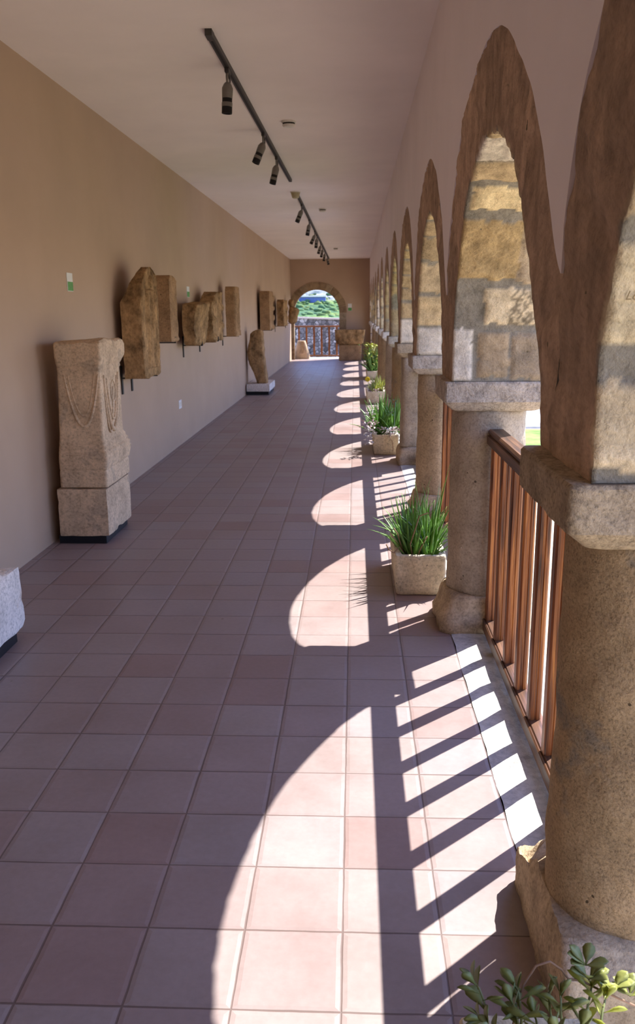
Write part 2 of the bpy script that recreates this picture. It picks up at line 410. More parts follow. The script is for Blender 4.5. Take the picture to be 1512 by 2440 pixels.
bmesh.ops.remove_doubles(bm, verts=bm.verts, dist=1e-5); bmesh.ops.recalc_face_normals(bm, faces=bm.faces)
struct('wall_back', bm, M['wall_tan'])
# stone surround of the doorway: voussoirs and right jamb
bm = bmesh.new(); lay = bm.loops.layers.float_color.new('stone'); rng = random.Random(5)
def vblock(poly, col, y0=YE-.022, y1=YE+.262):
    k = len(poly); Aq = [bm.verts.new((x, y0, z)) for x, z in poly]; Bq = [bm.verts.new((x, y1, z)) for x, z in poly]
    fs = [bm.faces.new(Aq), bm.faces.new(Bq[::-1])]+[bm.faces.new((Aq[i], Bq[i], Bq[(i+1) % k], Aq[(i+1) % k])) for i in range(k)]
    for f in fs:
        for l in f.loops: l[lay] = (*col, 1)
def stone_col(r_, k=1.0):
    b = r_.choice([(.36, .25, .15), (.42, .30, .18), (.30, .20, .12), (.46, .35, .23)]); j = r_.uniform(.85, 1.12)*k
    return (b[0]*j, b[1]*j, b[2]*j)
nv = 13
for i in range(nv):
    a0, a1 = PI*i/nv+.006, PI*(i+1)/nv-.006; ro = DR+.235+rng.uniform(-.015, .015)
    if DX+ro*math.cos(a1) < XL-.2: ro = DR+.235
    col = stone_col(rng, .8); k = 4
    poly = [(DX+(DR-.004)*math.cos(a0+(a1-a0)*j/k), DZ+(DR-.004)*math.sin(a0+(a1-a0)*j/k)) for j in range(k+1)]
    poly += [(DX+ro*math.cos(a1-(a1-a0)*j/k), DZ+ro*math.sin(a1-(a1-a0)*j/k)) for j in range(k+1)]
    poly = [(max(x, XL+.003), z) for x, z in poly]
    vblock(poly[::-1], col)
z = 0.0
while z < DZ-.05:
    h = min(rng.uniform(.24, .36), DZ-z); vblock([(DX+DR-.004, z+.004), (DX+DR+.225+rng.uniform(-.03, .02), z+.004), (DX+DR+.225, z+h-.004), (DX+DR-.004, z+h-.004)], stone_col(rng, .8)); vblock([(XL+.003, z+.004), (DX-DR+.004, z+.004), (DX-DR+.004, z+h-.004), (XL+.003, z+h-.004)], stone_col(rng, .7)); z += h
bmesh.ops.remove_doubles(bm, verts=bm.verts, dist=1e-6); bmesh.ops.recalc_face_normals(bm, faces=bm.faces)
struct('trim_1', bm, M['arch_far'])
# arcade sill between the columns
bm = bmesh.new(); nx, ny = 8, 520; G = []
for j in range(ny+1):
    y = -1+(YE+1)*j/ny; row = []
    for i in range(nx+1):
        x = .474+(A(y)+XT+.02-.474)*i/nx; p = Vector((x, y, 0))
        row.append(bm.verts.new((x+(fbm(p, 7, 3)*.004 if i == 0 else 0), y, .002+fbm(p, 6, 2)*.006+(.004 if i else 0))))
    G.append(row)
for j in range(ny):
    for i in range(nx): bm.faces.new((G[j][i], G[j][i+1], G[j+1][i+1], G[j+1][i]))
struct('trim_2', bm, M['concrete'], smooth=True)
# ------------------------------------------------------------------ arcade: plaster wall and stone arches
ZS = 1.225
def bay(k):
    """opening between pier k and pier k+1"""
    y0 = NEAR[k]+PW; y1 = NEAR[k+1]; yc = (y0+y1)/2; r = (y1-y0)/2
    return y0, y1, yc, r, NEAR[k]+SPL, NEAR[k+1]+SPL
IN_T = ((0, .915), (8, .935), (17, .95), (31, .95), (51, .945), (65, .918), (78, .895), (96, .855), (111, .828), (120, .812), (133, .795), (144, .797), (156, .818), (163, .852), (170, .89), (180, .915))
OUT_T = ((0, 1.30), (18, 1.305), (23, 1.33), (29, 1.345), (41, 1.325), (53, 1.305), (63, 1.255), (75, 1.213), (84, 1.182), (95, 1.145), (105, 1.108), (116, 1.072), (126, 1.054), (135, 1.053), (145, 1.052), (150, 1.06), (156, 1.076), (160, 1.115), (170, 1.3), (180, 1.3))
def tab(Tb, deg):
    for i in range(len(Tb)-1):
        (d0, v0), (d1, v1) = Tb[i], Tb[i+1]
        if deg <= d1:
            t = (deg-d0)/(d1-d0); dv = lambda q: (Tb[min(q+1, len(Tb)-1)][1]-Tb[max(q-1, 0)][1])/(Tb[min(q+1, len(Tb)-1)][0]-Tb[max(q-1, 0)][0])
            m0, m1 = dv(i)*(d1-d0), dv(i+1)*(d1-d0)
            return v0*(2*t**3-3*t*t+1)+m0*(t**3-2*t*t+t)+v1*(-2*t**3+3*t*t)+m1*(t**3-t*t)
    return Tb[-1][1]
def inner(k, th, u, d=0.0):
    """point of the reveal: hand-cut outline at the corridor face, nearer a true half circle at the court face"""
    r = bay(k)[3]; sc = r/.915; vs = .5+.5*sc; rho = tab(IN_T, math.degrees(th)); rho = rho+(.915-rho)*u*.7 - d
    return bay(k)[2]+rho*math.cos(th)*sc, ZS+rho*math.sin(th)*vs
def outer(k, th):
    y0, y1, yc, r, s0, s1 = bay(k); sc = r/.915; vs = .5+.5*sc
    rho = tab(OUT_T, math.degrees(th))*(1+.010*nz((math.cos(th)*3, math.sin(th)*3, k*2.3), 2.6, 4))
    dy, dz = rho*math.cos(th)*sc, rho*math.sin(th)*vs; on = True
    if dy > s1-yc: dz *= (s1-yc)/dy; dy = s1-yc; on = False
    if dy < s0-yc: dz *= (s0-yc)/dy; dy = s0-yc; on = False
    return yc+dy, ZS+dz, on
PTS = []
for k in range(12):
    P = [outer(k, PI*i/160) for i in range(160, -1, -1)]
    on = [(y, z) for y, z, f in P if f]
    s0, s1 = bay(k)[4:]
    PTS += [(s0+.001, on[0][1])]+on+[(s1-.001, on[-1][1])]
PTS.sort(key=lambda q: q[0])
# behind the camera the unseen wall is solid, closed to cut light from there
bm = bmesh.new()
def wall_col(P, top):
    """strips of wall from a bottom line up to the ceiling, both faces and underside"""
    for xo in (-.005, XT-.01):
        lo = [bm.verts.new((A(y)+xo, y, z)) for y, z in P]; hi = [bm.verts.new((A(y)+xo, y, top)) for y, z in P]
        for i in range(len(P)-1): bm.faces.new((lo[i], lo[i+1], hi[i+1], hi[i]) if xo > 0 else (lo[i], hi[i], hi[i+1], lo[i+1]))
        if xo < 0: first = lo
    back = [bm.verts.new((A(y)+XT-.01, y, z)) for y, z in P]
    for i in range(len(P)-1): bm.faces.new((first[i], first[i+1], back[i+1], back[i]))
wall_col(PTS, 3.3)
yend = PTS[-1][0]; wall_col([(yend, 1.225), (YE, 1.225)], 3.3)
fy0 = PTS[0][0]; box(bm, A(0), A(0)+XT, -9, NEAR[0]+PW-.02, -.05, ZS-.002); wall_col([(-9, ZS), (NEAR[0]+SPL-.002, ZS), (NEAR[0]+SPL-.001, PTS[0][1]), (fy0, PTS[0][1])], 3.3)
struct('wall_right', bm, M['wall_white'])
# colours of the blocks laid in each reveal
MORTAR = (.27, .24, .19)
PAL = [(.50, .375, .21), (.44, .33, .19), (.56, .42, .24), (.62, .50, .31), (.40, .30, .18), (.66, .58, .47), (.52, .40, .25)]
def s_of(k, z):
    for i in range(400):
        th = PI/2*i/400
        if inner(k, th, .3)[1] >= z: return bay(k)[3]*th
    return bay(k)[3]*PI/2
def blocks_for(k, side):
    """list of (s0, s1, x0, x1, colour, roughness) on the reveal; side 0 = the far pier, facing the camera"""
    out = []; Rg = random.Random(k*17+side*91+3)
    if side == 0 and k == 1:       # the reveal that faces the camera, on the second pier
        for z0, z1, a, b, c in ((1.235, 1.45, .0, .20, (.74, .66, .55)), (1.24, 1.44, .27, .60, (.40, .30, .19)), (1.235, 1.43, .62, 1, (.36, .28, .19)),
                                (1.475, 1.63, .31, .98, (.68, .55, .36)), (1.665, 1.885, .0, .60, (.47, .335, .165)), (1.655, 1.90, .60, 1, (.50, .39, .26)),
                                (1.925, 1.995, .05, .62, (.78, .62, .36)), (2.012, 2.062, .0, .98, (.50, .375, .22))):
            out.append((s_of(k, z0), s_of(k, z1), a, b, c, 1))
        s = s_of(k, 2.062)+.012
    elif side == 0 and k == 0:
        for z0, z1, a, b, c in ((1.24, 1.405, .0, .75, (.66, .52, .33)), (1.47, 1.64, .0, .8, (.72, .59, .38)), (1.24, 1.40, .78, 1, (.5, .4, .26)),
                                (1.675, 1.80, .0, 1, (.50, .385, .245)), (1.80, 1.93, .0, 1, (.47, .36, .225)), (1.945, 2.02, .0, 1, (.52, .40, .25)), (2.03, 2.09, 0, 1, (.45, .34, .21))):
            out.append((s_of(0, z0), s_of(0, z1), a, b, c, 1))
        s = 9
    else:
        s = .008
    end = bay(k)[3]*PI/2 + .02
    while s < end:
        h = Rg.uniform(.10, .22); x = 0; 
        while x < .95:
            w = Rg.choice([.45, .6, 1.0, 1.0]); w = min(w, 1-x)
            if w < .25: w = 1-x
            if Rg.random() > .08: out.append((s, s+h, x+(.02 if x else 0), x+w-.0, Rg.choice(PAL) if s > .1 else Rg.choice(PAL[3:]+[PAL[5]]), 1))
            x += w+.03
        s += h+Rg.uniform(.012, .035)
    return out
def build_arch(k, bays=None, name='stone_arch', yshift=0):
    y0, y1, yc, r, s0, s1 = bay(k); xa = A(yc)
    near = k < 3; ds = .012 if k < 2 else (.018 if k < 4 else .035); nxd = 36 if k < 2 else (22 if k < 4 else 12)
    bm = bmesh.new(); lay = bm.verts.layers.float_color.new('stone')
    n_s = int(PI*r/ds); BL = [blocks_for(k, 0), blocks_for(k, 1)]
    ang = [PI*i/n_s for i in range(n_s+1)]
    def reveal(th, u):
        s = r*th; side = 0
        if th > PI/2: s = r*(PI-th); side = 1
        q = (u*XT, s, k*3.1+side); wob = fbm(q, 14, 2)*.012
        col = MORTAR; d = -.004; sw = s+wob; uw = u+fbm(q, 11, 8)*.03
        for a, b, c0, c1, c, _ in BL[side]:
            ax = c0 if c0 > 0.001 else -1; bx = c1 if c1 < .99 else 2
            if a < sw < b and ax < uw < bx:
                e = min(sw-a, b-sw, (uw-ax)*XT, (bx-uw)*XT); d = min(.008, e*.6); v = 1+.22*nz(q, 5, 3)+.16*nz(q, 23, 6)
                if k == 1 and side == 0 and 1.475 < inner(k, th, .3)[1] < 1.63 and uw > .60+.1*nz(q, 12, 3) and nz(q, 120, 5) > .0: v *= .42
                col = (c[0]*v, c[1]*v, c[2]*v)
                if k == 1 and side == 0 and b-a > .2 and s > .4: d += .004*math.sin((sw*1.3-uw*XT*.9)*190)   # tooling marks
                break
        return col, d+fbm(q, 17, 1)*.005
    rows = []
    for th in ang:
        row = []
        for j in range(nxd+1):
            u = j/nxd; col, d = reveal(th, u)
            if j in (0, nxd): d *= .5
            jag = fbm((th*r, k, u), 26, 12)*.008 if j == 0 else 0
            yy, zz = inner(k, th, u, d-jag); v = bm.verts.new((xa+u*XT, yy, zz))
            v[lay] = (*col, 1); row.append(v)
        rows.append(row)
    for A_, B_ in zip(rows, rows[1:]):
        for j in range(nxd): bm.faces.new((A_[j], A_[j+1], B_[j+1], B_[j]))
    # the weathered face towards the corridor, and the plain one towards the court
    nr = 14 if near else 7
    Rg = random.Random(k+40); joints = sorted([Rg.uniform(.05, PI-.05) for _ in range(15)])
    for xo, sgn in ((0, 1), (XT, -1)):
        prev = None
        for i, th in enumerate(ang):
            yo, zo, on = outer(k, th); line = [rows[i][0] if sgn > 0 else rows[i][nxd]]
            p0 = line[0].co.copy(); sec = sum(1 for q in joints if q < th); dj = min(abs(th-q) for q in joints)
            rs = random.Random(sec*7+k); tone = rs.uniform(.8, 1.15)
            for j in range(1, nr+1):
                t = j/nr; y = p0.y+(yo-p0.y)*t; z = p0.z+(zo-p0.z)*t
                q = (xa+xo, y, z); d = fbm(q, 9, 21)*.007+fbm((0, y*3, z), 30, 22)*.003-.006*max(0, 1-dj/.03)+(.004 if sec % 2 else 0)
                v = bm.verts.new((xa+xo-sgn*d, y, z))
                b = (.46, .325, .225); w = tone*(1+.3*nz((y*4, z*.9, k), 6, 31)); v[lay] = (b[0]*w, b[1]*w, b[2]*w, 1)
                line.append(v)
            if prev:
                for j in range(nr):
                    f = (prev[j], line[j], line[j+1], prev[j+1]) if sgn > 0 else (prev[j], prev[j+1], line[j+1], line[j])
                    bm.faces.new(f[::-1])
            prev = line
    for row in (rows[0], rows[-1]):
        pass
    # underside resting on the capitals
    for end, ys in ((rows[0], s1), (rows[-1], s0)):
        p = bm.verts.new((xa, ys, ZS)); q = bm.verts.new((xa+XT, ys, ZS)); p[lay] = q[lay] = (.3, .22, .14, 1)
        bm.faces.new([end[0], end[-1], q, p])
    bmesh.ops.recalc_face_normals(bm, faces=bm.faces)
    o = link('stone_arch', bm, M['arch'] if k < 4 else M['arch_far'], off=(xa, yc, ZS)); o.location = (xa, yc, ZS); return o
ORD = ['second', 'third', 'fourth', 'fifth', 'sixth', 'seventh', 'eighth', 'ninth', 'tenth', 'eleventh', 'twelfth']
for k in range(12):
    o = build_arch(k)
    lab = ('nearest stone arch, cut by the right edge of the picture, pale blocks in its reveal' if k == 0 else
           'largest complete brown stone arch, springing from the nearest column, with patched blocks inside it' if k == 1 else
           'tall narrow stone arch just beyond the column with the aloe trough' if k == 2 else
           'last small stone arch before the end wall of the corridor' if k == 11 else '%s stone arch of the arcade counting from the nearest column' % ORD[k-2])
    tag(o, lab, 'arch', 'stone arches of the arcade')
    if k == 0:
        yc = bay(0)[2]; th = s_of(0, 1.555)/bay(0)[3]; yy, zz = inner(0, th, .1, .0135)
        fc = bpy.data.curves.new('scratched_letters', 'FONT'); fc.body = 'Lone'; fc.size = .022; fc.extrude = .0004; fc.shear = .3
        tmp = bpy.data.objects.new('scratched_letters', fc); C.objects.link(tmp); dg = bpy.context.evaluated_depsgraph_get()
        me = bpy.data.meshes.new_from_object(tmp.evaluated_get(dg)); bpy.data.objects.remove(tmp); me.materials.clear(); me.materials.append(M['scratch'])
        so = bpy.data.objects.new('scratched_letters', me); C.objects.link(so); so.parent = o
        so.location = (.022, yy-yc, zz-ZS); so.rotation_euler = (PI/2+.25, 0, 0); so['label'] = 'letters scratched into the pale block'
NEAR = NEAR[1:]
# ------------------------------------------------------------------ columns
def column(i, y, mats, label, square=False, base='flare', n_=56, dz=.02):
    xc = A(y)+.205; yc = y+PW/2
    t = thing('stone_column', (xc, yc, 0), label, 'column', 'stone columns of the arcade'); off = (xc, yc, 0)
    p = 7 if square else 2.0; r = .178
    zb = .185
    if base == 'flare':      # rough block flaring to the floor
        bm = stack([(0, .235, .225, 4.5, xc+.005, yc-.0), (.07, .235, .225, 4.5, xc, yc), (.085, .222, .212, 5, xc, yc), (zb-.012, .196, .196, 4.0, xc, yc), (zb, .19, .19, 3, xc, yc), (zb+.004, .178, .178, 2, xc, yc)], n_, .018, .008, 12, i+3)
        for v in bm.verts:
            if v.co.z < .075: d = Vector((v.co.x-xc, v.co.y-yc, 0)).normalized(); v.co += d*fbm(v.co, 13, i)*.014
    else:
        bm = stack([(0, .215, .245, 9, xc, yc), (.10, .213, .245, 9, xc, yc), (.15, .205, .235, 7, xc, yc), (zb, .19, .2, 3, xc, yc)], n_, .018, .01, 11, i+3)
    link('base', bm, M['base'], t, off)
    bm = stack([(zb, r+.006, r+.006, p, xc, yc), (.6, r, r, p, xc, yc), (1.065, r-.002, r-.002, p, xc, yc), (1.09, r-.004, r-.004, p, xc, yc)], n_ if not square else 72, dz, .006, 6, i+20)
    link('shaft', bm, mats[0], t, off)
    bm = stack([(1.086, .18, .18, 12, xc, yc), (1.092, .197, .192, 14, xc, yc), (1.128, .236, .229, 16, xc, yc), (1.132, .241, .234, 16, xc, yc), (1.217, .242, .235, 16, xc, yc), (1.2235, .238, .231, 14, xc, yc), (1.2252, .2, .2, 14, xc, yc)], 112, .012, .005, 12, i+60)
    link('capital', bm, mats[1], t, off, sharp=.6)
    return t
def column_first(y):
    """the nearest column: square plinth chipped at its sunlit corner"""
    xc = A(y)+.205; yc = y+PW/2; off = (xc, yc, 0)
    t = thing('stone_column', off, 'nearest brown stone column at the right edge with a broken plinth', 'column', 'stone columns of the arcade')
    bm = stack([(0, .20, .275, 14, xc, yc+.01), (.118, .202, .272, 14, xc, yc+.01), (.155, .199, .258, 12, xc, yc+.005), (.20, .187, .187, 9, xc, yc)], 140, .010, .004, 16, 7)
    for v in bm.verts:      # the chipped notch in the far corner and split edge
        p = v.co
        if p.z > .05 and p.x < xc-.08 and p.y > yc+.05: v.co.z -= max(0, nz(p, 14, 9)+.25)*.06*(p.z/.16)
        if p.x < xc-.15: v.co.x += fbm(p, 22, 4)*.003
    link('base', bm, M['base'], t, off, sharp=.7)
    r = .183
    bm = stack([(.14, r+.012, r+.012, 2, xc, yc), (.19, r+.004, r+.004, 2, xc, yc), (.7, r, r, 2, xc, yc), (1.0, r+.002, r+.002, 2, xc, yc), (1.09, r, r, 2, xc, yc)], 96, .012, .007, 7, 31)
    link('shaft', bm, M['column_a'], t, off)
    bm = stack([(1.086, .185, .185, 12, xc, yc), (1.09, .20, .196, 12, xc, yc), (1.126, .242, .236, 14, xc, yc), (1.130, .248, .240, 14, xc, yc), (1.216, .250, .242, 14, xc, yc), (1.223, .245, .237, 14, xc, yc), (1.2252, .20, .2, 14, xc, yc)], 160, .006, .005, 14, 66)
    link('capital', bm, M['capital_a'], t, off, sharp=.7)
column_first(NEAR[0])
cl = {1: 'stone column with shell specks beside the nearest aloe trough', 2: 'ochre stone column with two dark holes behind the aloe leaves', 3: 'stone column with a squared pale base behind the pink flowered trough',
      10: 'last round stone column before the white block pier at the corridor end'}
cm = [None, ('column_b', 'capital_b'), ('column_c', 'capital_b'), ('column_b', 'capital_a')]
for i in range(1, 11):
    mm = cm[i] if i < 4 else (('column_c', 'column_a', 'column_b')[i % 3], ('capital_b', 'white_block')[i % 2])
    column(i, NEAR[i], (M[mm[0]], M[mm[1]]), cl.get(i, '%s column of the arcade counting from the nearest one' % ORD[i-1]), square=(i == 3), base='flare' if i != 3 else 'block', n_=96 if i == 1 else 56)
# last pier against the end wall
y = NEAR[11]; xc, yc = A(y)+.205, (y+YE)/2
t = thing('stone_pier', (xc, yc, 0), 'square pier of white stone blocks standing against the end wall', 'pier'); z = 0; rg = random.Random(2)
while z < 1.1:
    h = min(rg.uniform(.22, .32), 1.125-z)
    if 1.125-z-h < .08: h = 1.125-z
    link('block', stone_box(xc-.185, xc+.185, y+.04, YE-.006, z, z+h-.006, .05, .012, .005, 9, int(z*50)), M['white_block'], t, (xc, yc, 0)); z += h
link('capital', stone_box(xc-.235, xc+.235, y, YE-.006, 1.125, 1.2245, .05, .01, .004, 9, 77), M['white_block'], t, (xc, yc, 0))
# ------------------------------------------------------------------ wooden railings between the columns
def groove_poly(w, d):
    """moulded baluster section: fluted on two sides"""
    h, k = w/2, d/2
    return [(-h, -k+.008), (-h+.006, -k), (-.006, -k), (-.003, -k+.004), (.003, -k+.004), (.006, -k), (h-.006, -k), (h, -k+.006), (h-.004, -.004), (h, 0), (h, k-.006), (h-.005, k), (.004, k), (0, k-.004), (-.004, k), (-h+.005, k), (-h, k-.005)]
def railing(k, label):
    ya, yb = NEAR[k]+PW-.055, NEAR[k+1]+.055; ym = (ya+yb)/2; xr = A(ym)+.215
    t = thing('wooden_railing', (xr, ym, 0), label, 'railing', 'wooden railings between the columns'); off = (xr, ym, 0)
    prof = [(-.042, .935), (-.042, .972), (-.030, .974), (-.030, .981), (-.036, .984), (-.036, .992), (-.028, 1.002), (.030, 1.002), (.040, .992), (.040, .945), (.030, .935), (.020, .930), (-.020, .930)]
    link('top_rail', prism([(xr+a, z) for a, z in prof], 1, ya, yb), M['rail_y'], t, off, smooth=False)
    prof = [(-.036, .035), (-.036, .083), (-.031, .088), (-.026, .084), (-.022, .090), (.028, .092), (.036, .084), (.036, .035)]
    link('bottom_rail', prism([(xr+a, z) for a, z in prof], 1, ya+.025, yb-.025), M['rail_y'], t, off, smooth=False)
    nb = round((NEAR[k+1]-NEAR[k]-PW)/.252)+(k == 0)
    for i in range(nb):
        if k == 0: yy = 2.06+.250*i
        else: yy = ya+(yb-ya)*(i+.5)/nb
        if yy > yb-.04: continue
        poly = [(xr-.003+a*1.0, yy+b) for a, b in groove_poly(.044, .05)]
        link('baluster', prism(poly, 2, .088, .933), M['rail_z'], t, off, smooth=False)
    for q in (ya+.3, yb-.3):
        link('foot', bevbox(xr-.025, xr+.025, q-.03, q+.03, .0, .038, .004), M['rail_y'], t, off, smooth=False)
for k in range(11):
    railing(k, 'varnished wooden railing just behind the nearest column' if k == 0 else ('wooden railing beyond the column with the nearest aloe trough' if k == 1 else
            ('last wooden railing before the white block pier' if k == 10 else '%s wooden railing of the arcade counting from the nearest column' % ORD[k-1])))
# ------------------------------------------------------------------ planters
def blade(bm, base, az, lean, length, w, th, rg, curl=.5, mi=0, seg=8):
    """a fleshy tapering leaf, channelled on top, arching outwards"""
    d = Vector((math.cos(az), math.sin(az), 0)); side = Vector((-d.y, d.x, 0)); rows = []; p = Vector(base); a = lean
    for i in range(seg+1):
        t = i/seg; k = (1-t)**.7*(.75+.5*min(1, t*4)*(1-t)); w_ = max(.0008, w*k); h_ = max(.0006, th*k)
        tan = d*math.sin(a)+Vector((0, 0, 1))*math.cos(a); nr_ = d*math.cos(a)-Vector((0, 0, 1))*math.sin(a)
        rows.append([bm.verts.new(p+side*x+nr_*q) for x, q in ((-w_, -h_*.5), (-w_*.45, -h_*.1), (0, 0), (w_*.45, -h_*.1), (w_, -h_*.5), (w_*.5, h_*.8), (-w_*.5, h_*.8))])
        p = p+tan*(length/seg); a += curl/seg
    for A_, B_ in zip(rows, rows[1:]):
        for j in range(7): bm.faces.new((A_[j], A_[(j+1) % 7], B_[(j+1) % 7], B_[j])).material_index = mi
    bm.faces.new(rows[-1]).material_index = mi
    return p
def oval_leaf(bm, base, direction, up, length, w, mi=0, cup=.25):
    """small spoon-shaped leaf with a folded midrib"""
    d = Vector(direction).normalized(); s = d.cross(Vector(up)).normalized(); n_ = s.cross(d)
    prof = [(0, .10), (.2, .22), (.45, .75), (.7, 1.0), (.88, .72), (1, .08)]; rows = []
    for t, k in prof:
        c = Vector(base)+d*length*t+n_*(-.12*length*t*t); rows.append([bm.verts.new(c+s*(-w*k)+n_*cup*w*k), bm.verts.new(c), bm.verts.new(c+s*(w*k)+n_*cup*w*k), bm.verts.new(c-n_*w*.22*k)])
    for A_, B_ in zip(rows, rows[1:]):
        for j in range(4): bm.faces.new((A_[j], A_[(j+1) % 4], B_[(j+1) % 4], B_[j])).material_index = mi
    bm.faces.new(rows[-1]).material_index = mi; bm.faces.new(rows[0][::-1]).material_index = mi
def trough(x0, x1, y0, y1, h, label, seed, name='planted_trough'):
    t = thing(name, ((x0+x1)/2, (y0+y1)/2, 0), label, 'planter', 'planted troughs along the arcade'); off = t.location.copy()
    cx, cy, hx, hy = (x0+x1)/2, (y0+y1)/2, (x1-x0)/2, (y1-y0)/2
    bm = stack([(.004, hx*.9, hy*.93, 16, cx, cy), (.02, hx*.94, hy*.95, 18, cx, cy), (h*.6, hx*.99, hy*.985, 20, cx, cy), (h-.008, hx, hy, 20, cx, cy), (h, hx-.006, hy-.006, 20, cx, cy),
                (h-.002, hx-.038, hy-.04, 20, cx, cy), (h-.03, hx-.045, hy-.046, 20, cx, cy), (h-.075, hx-.05, hy-.05, 20, cx, cy)], 120, .025, .006, 12, seed)
    link('trough', bm, M['planter'], t, off, sharp=.8)
    bm = bmesh.new(); g = [[bm.verts.new((cx+(hx-.04)*(2*i/10-1), cy+(hy-.04)*(2*j/16-1), h-.055+fbm((i, j, seed), .8)*.012)) for j in range(17)] for i in range(11)]
    for i in range(10):
        for j in range(16): bm.faces.new((g[i][j], g[i+1][j], g[i+1][j+1], g[i][j+1]))
    link('soil', bm, M['soil'], t, off)
    return t, off
# nearest trough, its far rim at the bottom edge of the photo: trailing succulent
t, off = trough(.20, .475, .72, 1.345, .22, 'succulent trough at the bottom edge, before the nearest column', 3)
rg = random.Random(11)
def sprig(bm, root, tip, nl, size, rg, mi_leaf=0, mi_stem=1, bend=.05):
    root, tip = Vector(root), Vector(tip); pts = []
    for i in range(7):
        u = i/6; pts.append(root.lerp(tip, u)+Vector((0, 0, bend*math.sin(PI*u)))+Vector((nz((u, root.x, 1), 3)*.01, nz((u, root.y, 2), 3)*.01, 0)))
    tube(bm, pts, [.0035-.0018*i/6 for i in range(7)], 6, mi_stem)
    ax = (pts[-1]-pts[-2]).normalized()
    for q in range(nl):
        u = 1-.62*(q/nl)**1.3; c = pts[0].lerp(pts[-1], u)+Vector((0, 0, bend*math.sin(PI*u))); az = q*2.4+rg.uniform(-.3, .3)
        o_ = Vector((math.cos(az), math.sin(az), 0)); dr = o_*(.55+.5*(q/nl))+ax*(1.05-.8*(q/nl))+Vector((0, 0, .15))
        sz = size*rg.uniform(.75, 1.15)*(.8+.4*min(1, q/4)); oval_leaf(bm, c, dr, ax+Vector((0, 0, .3)), sz, sz*.27, mi_leaf)
bm = bmesh.new()
tips = [(.222, 1.30, .335, 8, .045), (.232, 1.19, .345, 8, .042), (.285, 1.27, .322, 8, .042), (.30, 1.30, .325, 9, .045), (.32, 1.25, .315, 8, .042), (.355, 1.30, .315, 8, .042), (.372, 1.28, .335, 8, .042), (.345, 1.2, .33, 7, .042),
        (.265, 1.15, .35, 9, .045), (.305, 1.12, .35, 9, .045), (.225, 1.24, .315, 7, .04), (.395, 1.22, .33, 6, .04)]
for i, (x, y, z, nl, sz) in enumerate(tips): sprig(bm, (x*.7+.33*.3+rg.uniform(-.02, .02), y-.09, .165), (x, y, z), nl, sz, rg)
link('leafy_stems', bm, [M['succulent'], M['green_stem']], t, off)
bm = bmesh.new(); sprig(bm, (.40, 1.22, .165), (.437, 1.305, .325), 12, .042, rg); sprig(bm, (.42, 1.2, .165), (.455, 1.28, .33), 8, .038, rg)
link('sunlit_sprig', bm, [M['lime'], M['green_stem']], t, off)['label'] = 'bright yellow green sprig'
bm = bmesh.new(); P = [(.285, 1.20, .165), (.29, 1.27, .27), (.312, 1.30, .33), (.335, 1.31, .362), (.36, 1.31, .372), (.382, 1.31, .355), (.395, 1.31, .335), (.42, 1.31, .332), (.45, 1.31, .315), (.48, 1.31, .30), (.52, 1.31, .28)]
tube(bm, P, .0021, 7)
for (x, y, z) in ((.425, 1.31, .365), (.432, 1.31, .335), (.478, 1.31, .315), (.51, 1.31, .30)):
    for q in range(6):
        az = q*1.05+rg.uniform(-.3, .3); oval_leaf(bm, (x, y, z), (math.cos(az), math.sin(az)*.6, .5+rg.uniform(0, .5)), (0, 0, 1), .042, .012, 1)
link('trailing_stem', bm, [M['twig'], M['succulent']], t, off)['label'] = 'brown arching stem with small leaf tufts'
# aloe trough beyond the second column
def aloe_fill(t, off, x0, x1, y0, y1, z, nclump, seed, ln=(.18, .36), mat='aloe', name='aloe', w=.011, mx=2):
    rg = random.Random(seed)
    for c in range(nclump):
        bm = bmesh.new(); cx, cy = x0+(x1-x0)*((c % mx)+.5+rg.uniform(-.25, .25))/mx, y0+(y1-y0)*((c//mx)+.5+rg.uniform(-.3, .3))/max(1, math.ceil(nclump/mx))
        k = rg.randint(15, 22)
        for i in range(k):
            az = i*2.4+rg.uniform(-.4, .4); u = i/k
            lean = .06+.85*u+rg.uniform(-.1, .15); L = rg.uniform(*ln)*(1.1-.35*u)
            blade(bm, (cx+.014*math.cos(az), cy+.014*math.sin(az), z), az, lean, L, w*rg.uniform(.7, 1.15), w*.55, rg, rg.uniform(-.45, .7))
        link(name, bm, M[mat], t, off)
t, off = trough(.222, .505, 4.385, 5.02, .232, 'pale cement trough of spiky green aloes beside the shell specked column', 8)
aloe_fill(t, off, .27, .48, 4.47, 4.97, .17, 14, 5, (.17, .36), w=.012)
bm = bmesh.new(); rg = random.Random(3)
blade(bm, (.46, 4.62, .17), .3, .05, .56, .011, .007, rg, .25); blade(bm, (.40, 4.72, .17), 2.9, .05, .46, .009, .006, rg, .2); blade(bm, (.43, 4.6, .17), -.4, .12, .44, .02, .008, rg, .1); blade(bm, (.36, 4.75, .17), .5, .02, .44, .008, .006, rg, .5)
link('aloe', bm, M['aloe'], t, off)
bm = bmesh.new(); blade(bm, (.455, 4.66, .17), -.2, .02, .43, .016, .007, rg, .12); blade(bm, (.42, 4.58, .17), 2.6, .3, .3, .014, .007, rg, .9)
link('pale_leaf', bm, M['aloe_blue'], t, off)['label'] = 'broad blue green leaf'
bm = bmesh.new()
for P in ([(.30, 4.52, .18), (.25, 4.47, .26), (.22, 4.44, .235), (.19, 4.42, .26), (.175, 4.42, .29)], [(.33, 4.5, .18), (.31, 4.46, .28), (.34, 4.46, .38), (.36, 4.5, .43), (.41, 4.5, .45)], [(.35, 4.5, .19), (.37, 4.44, .27), (.40, 4.44, .33)], [(.28, 4.55, .2), (.24, 4.5, .33), (.22, 4.5, .36)]):
    pts = [Vector(p) for p in P]; fine_ = [pts[0]]
    for a, b in zip(pts, pts[1:]): fine_ += [a.lerp(b, .5), b]
    tube(bm, fine_, .0035, 6)
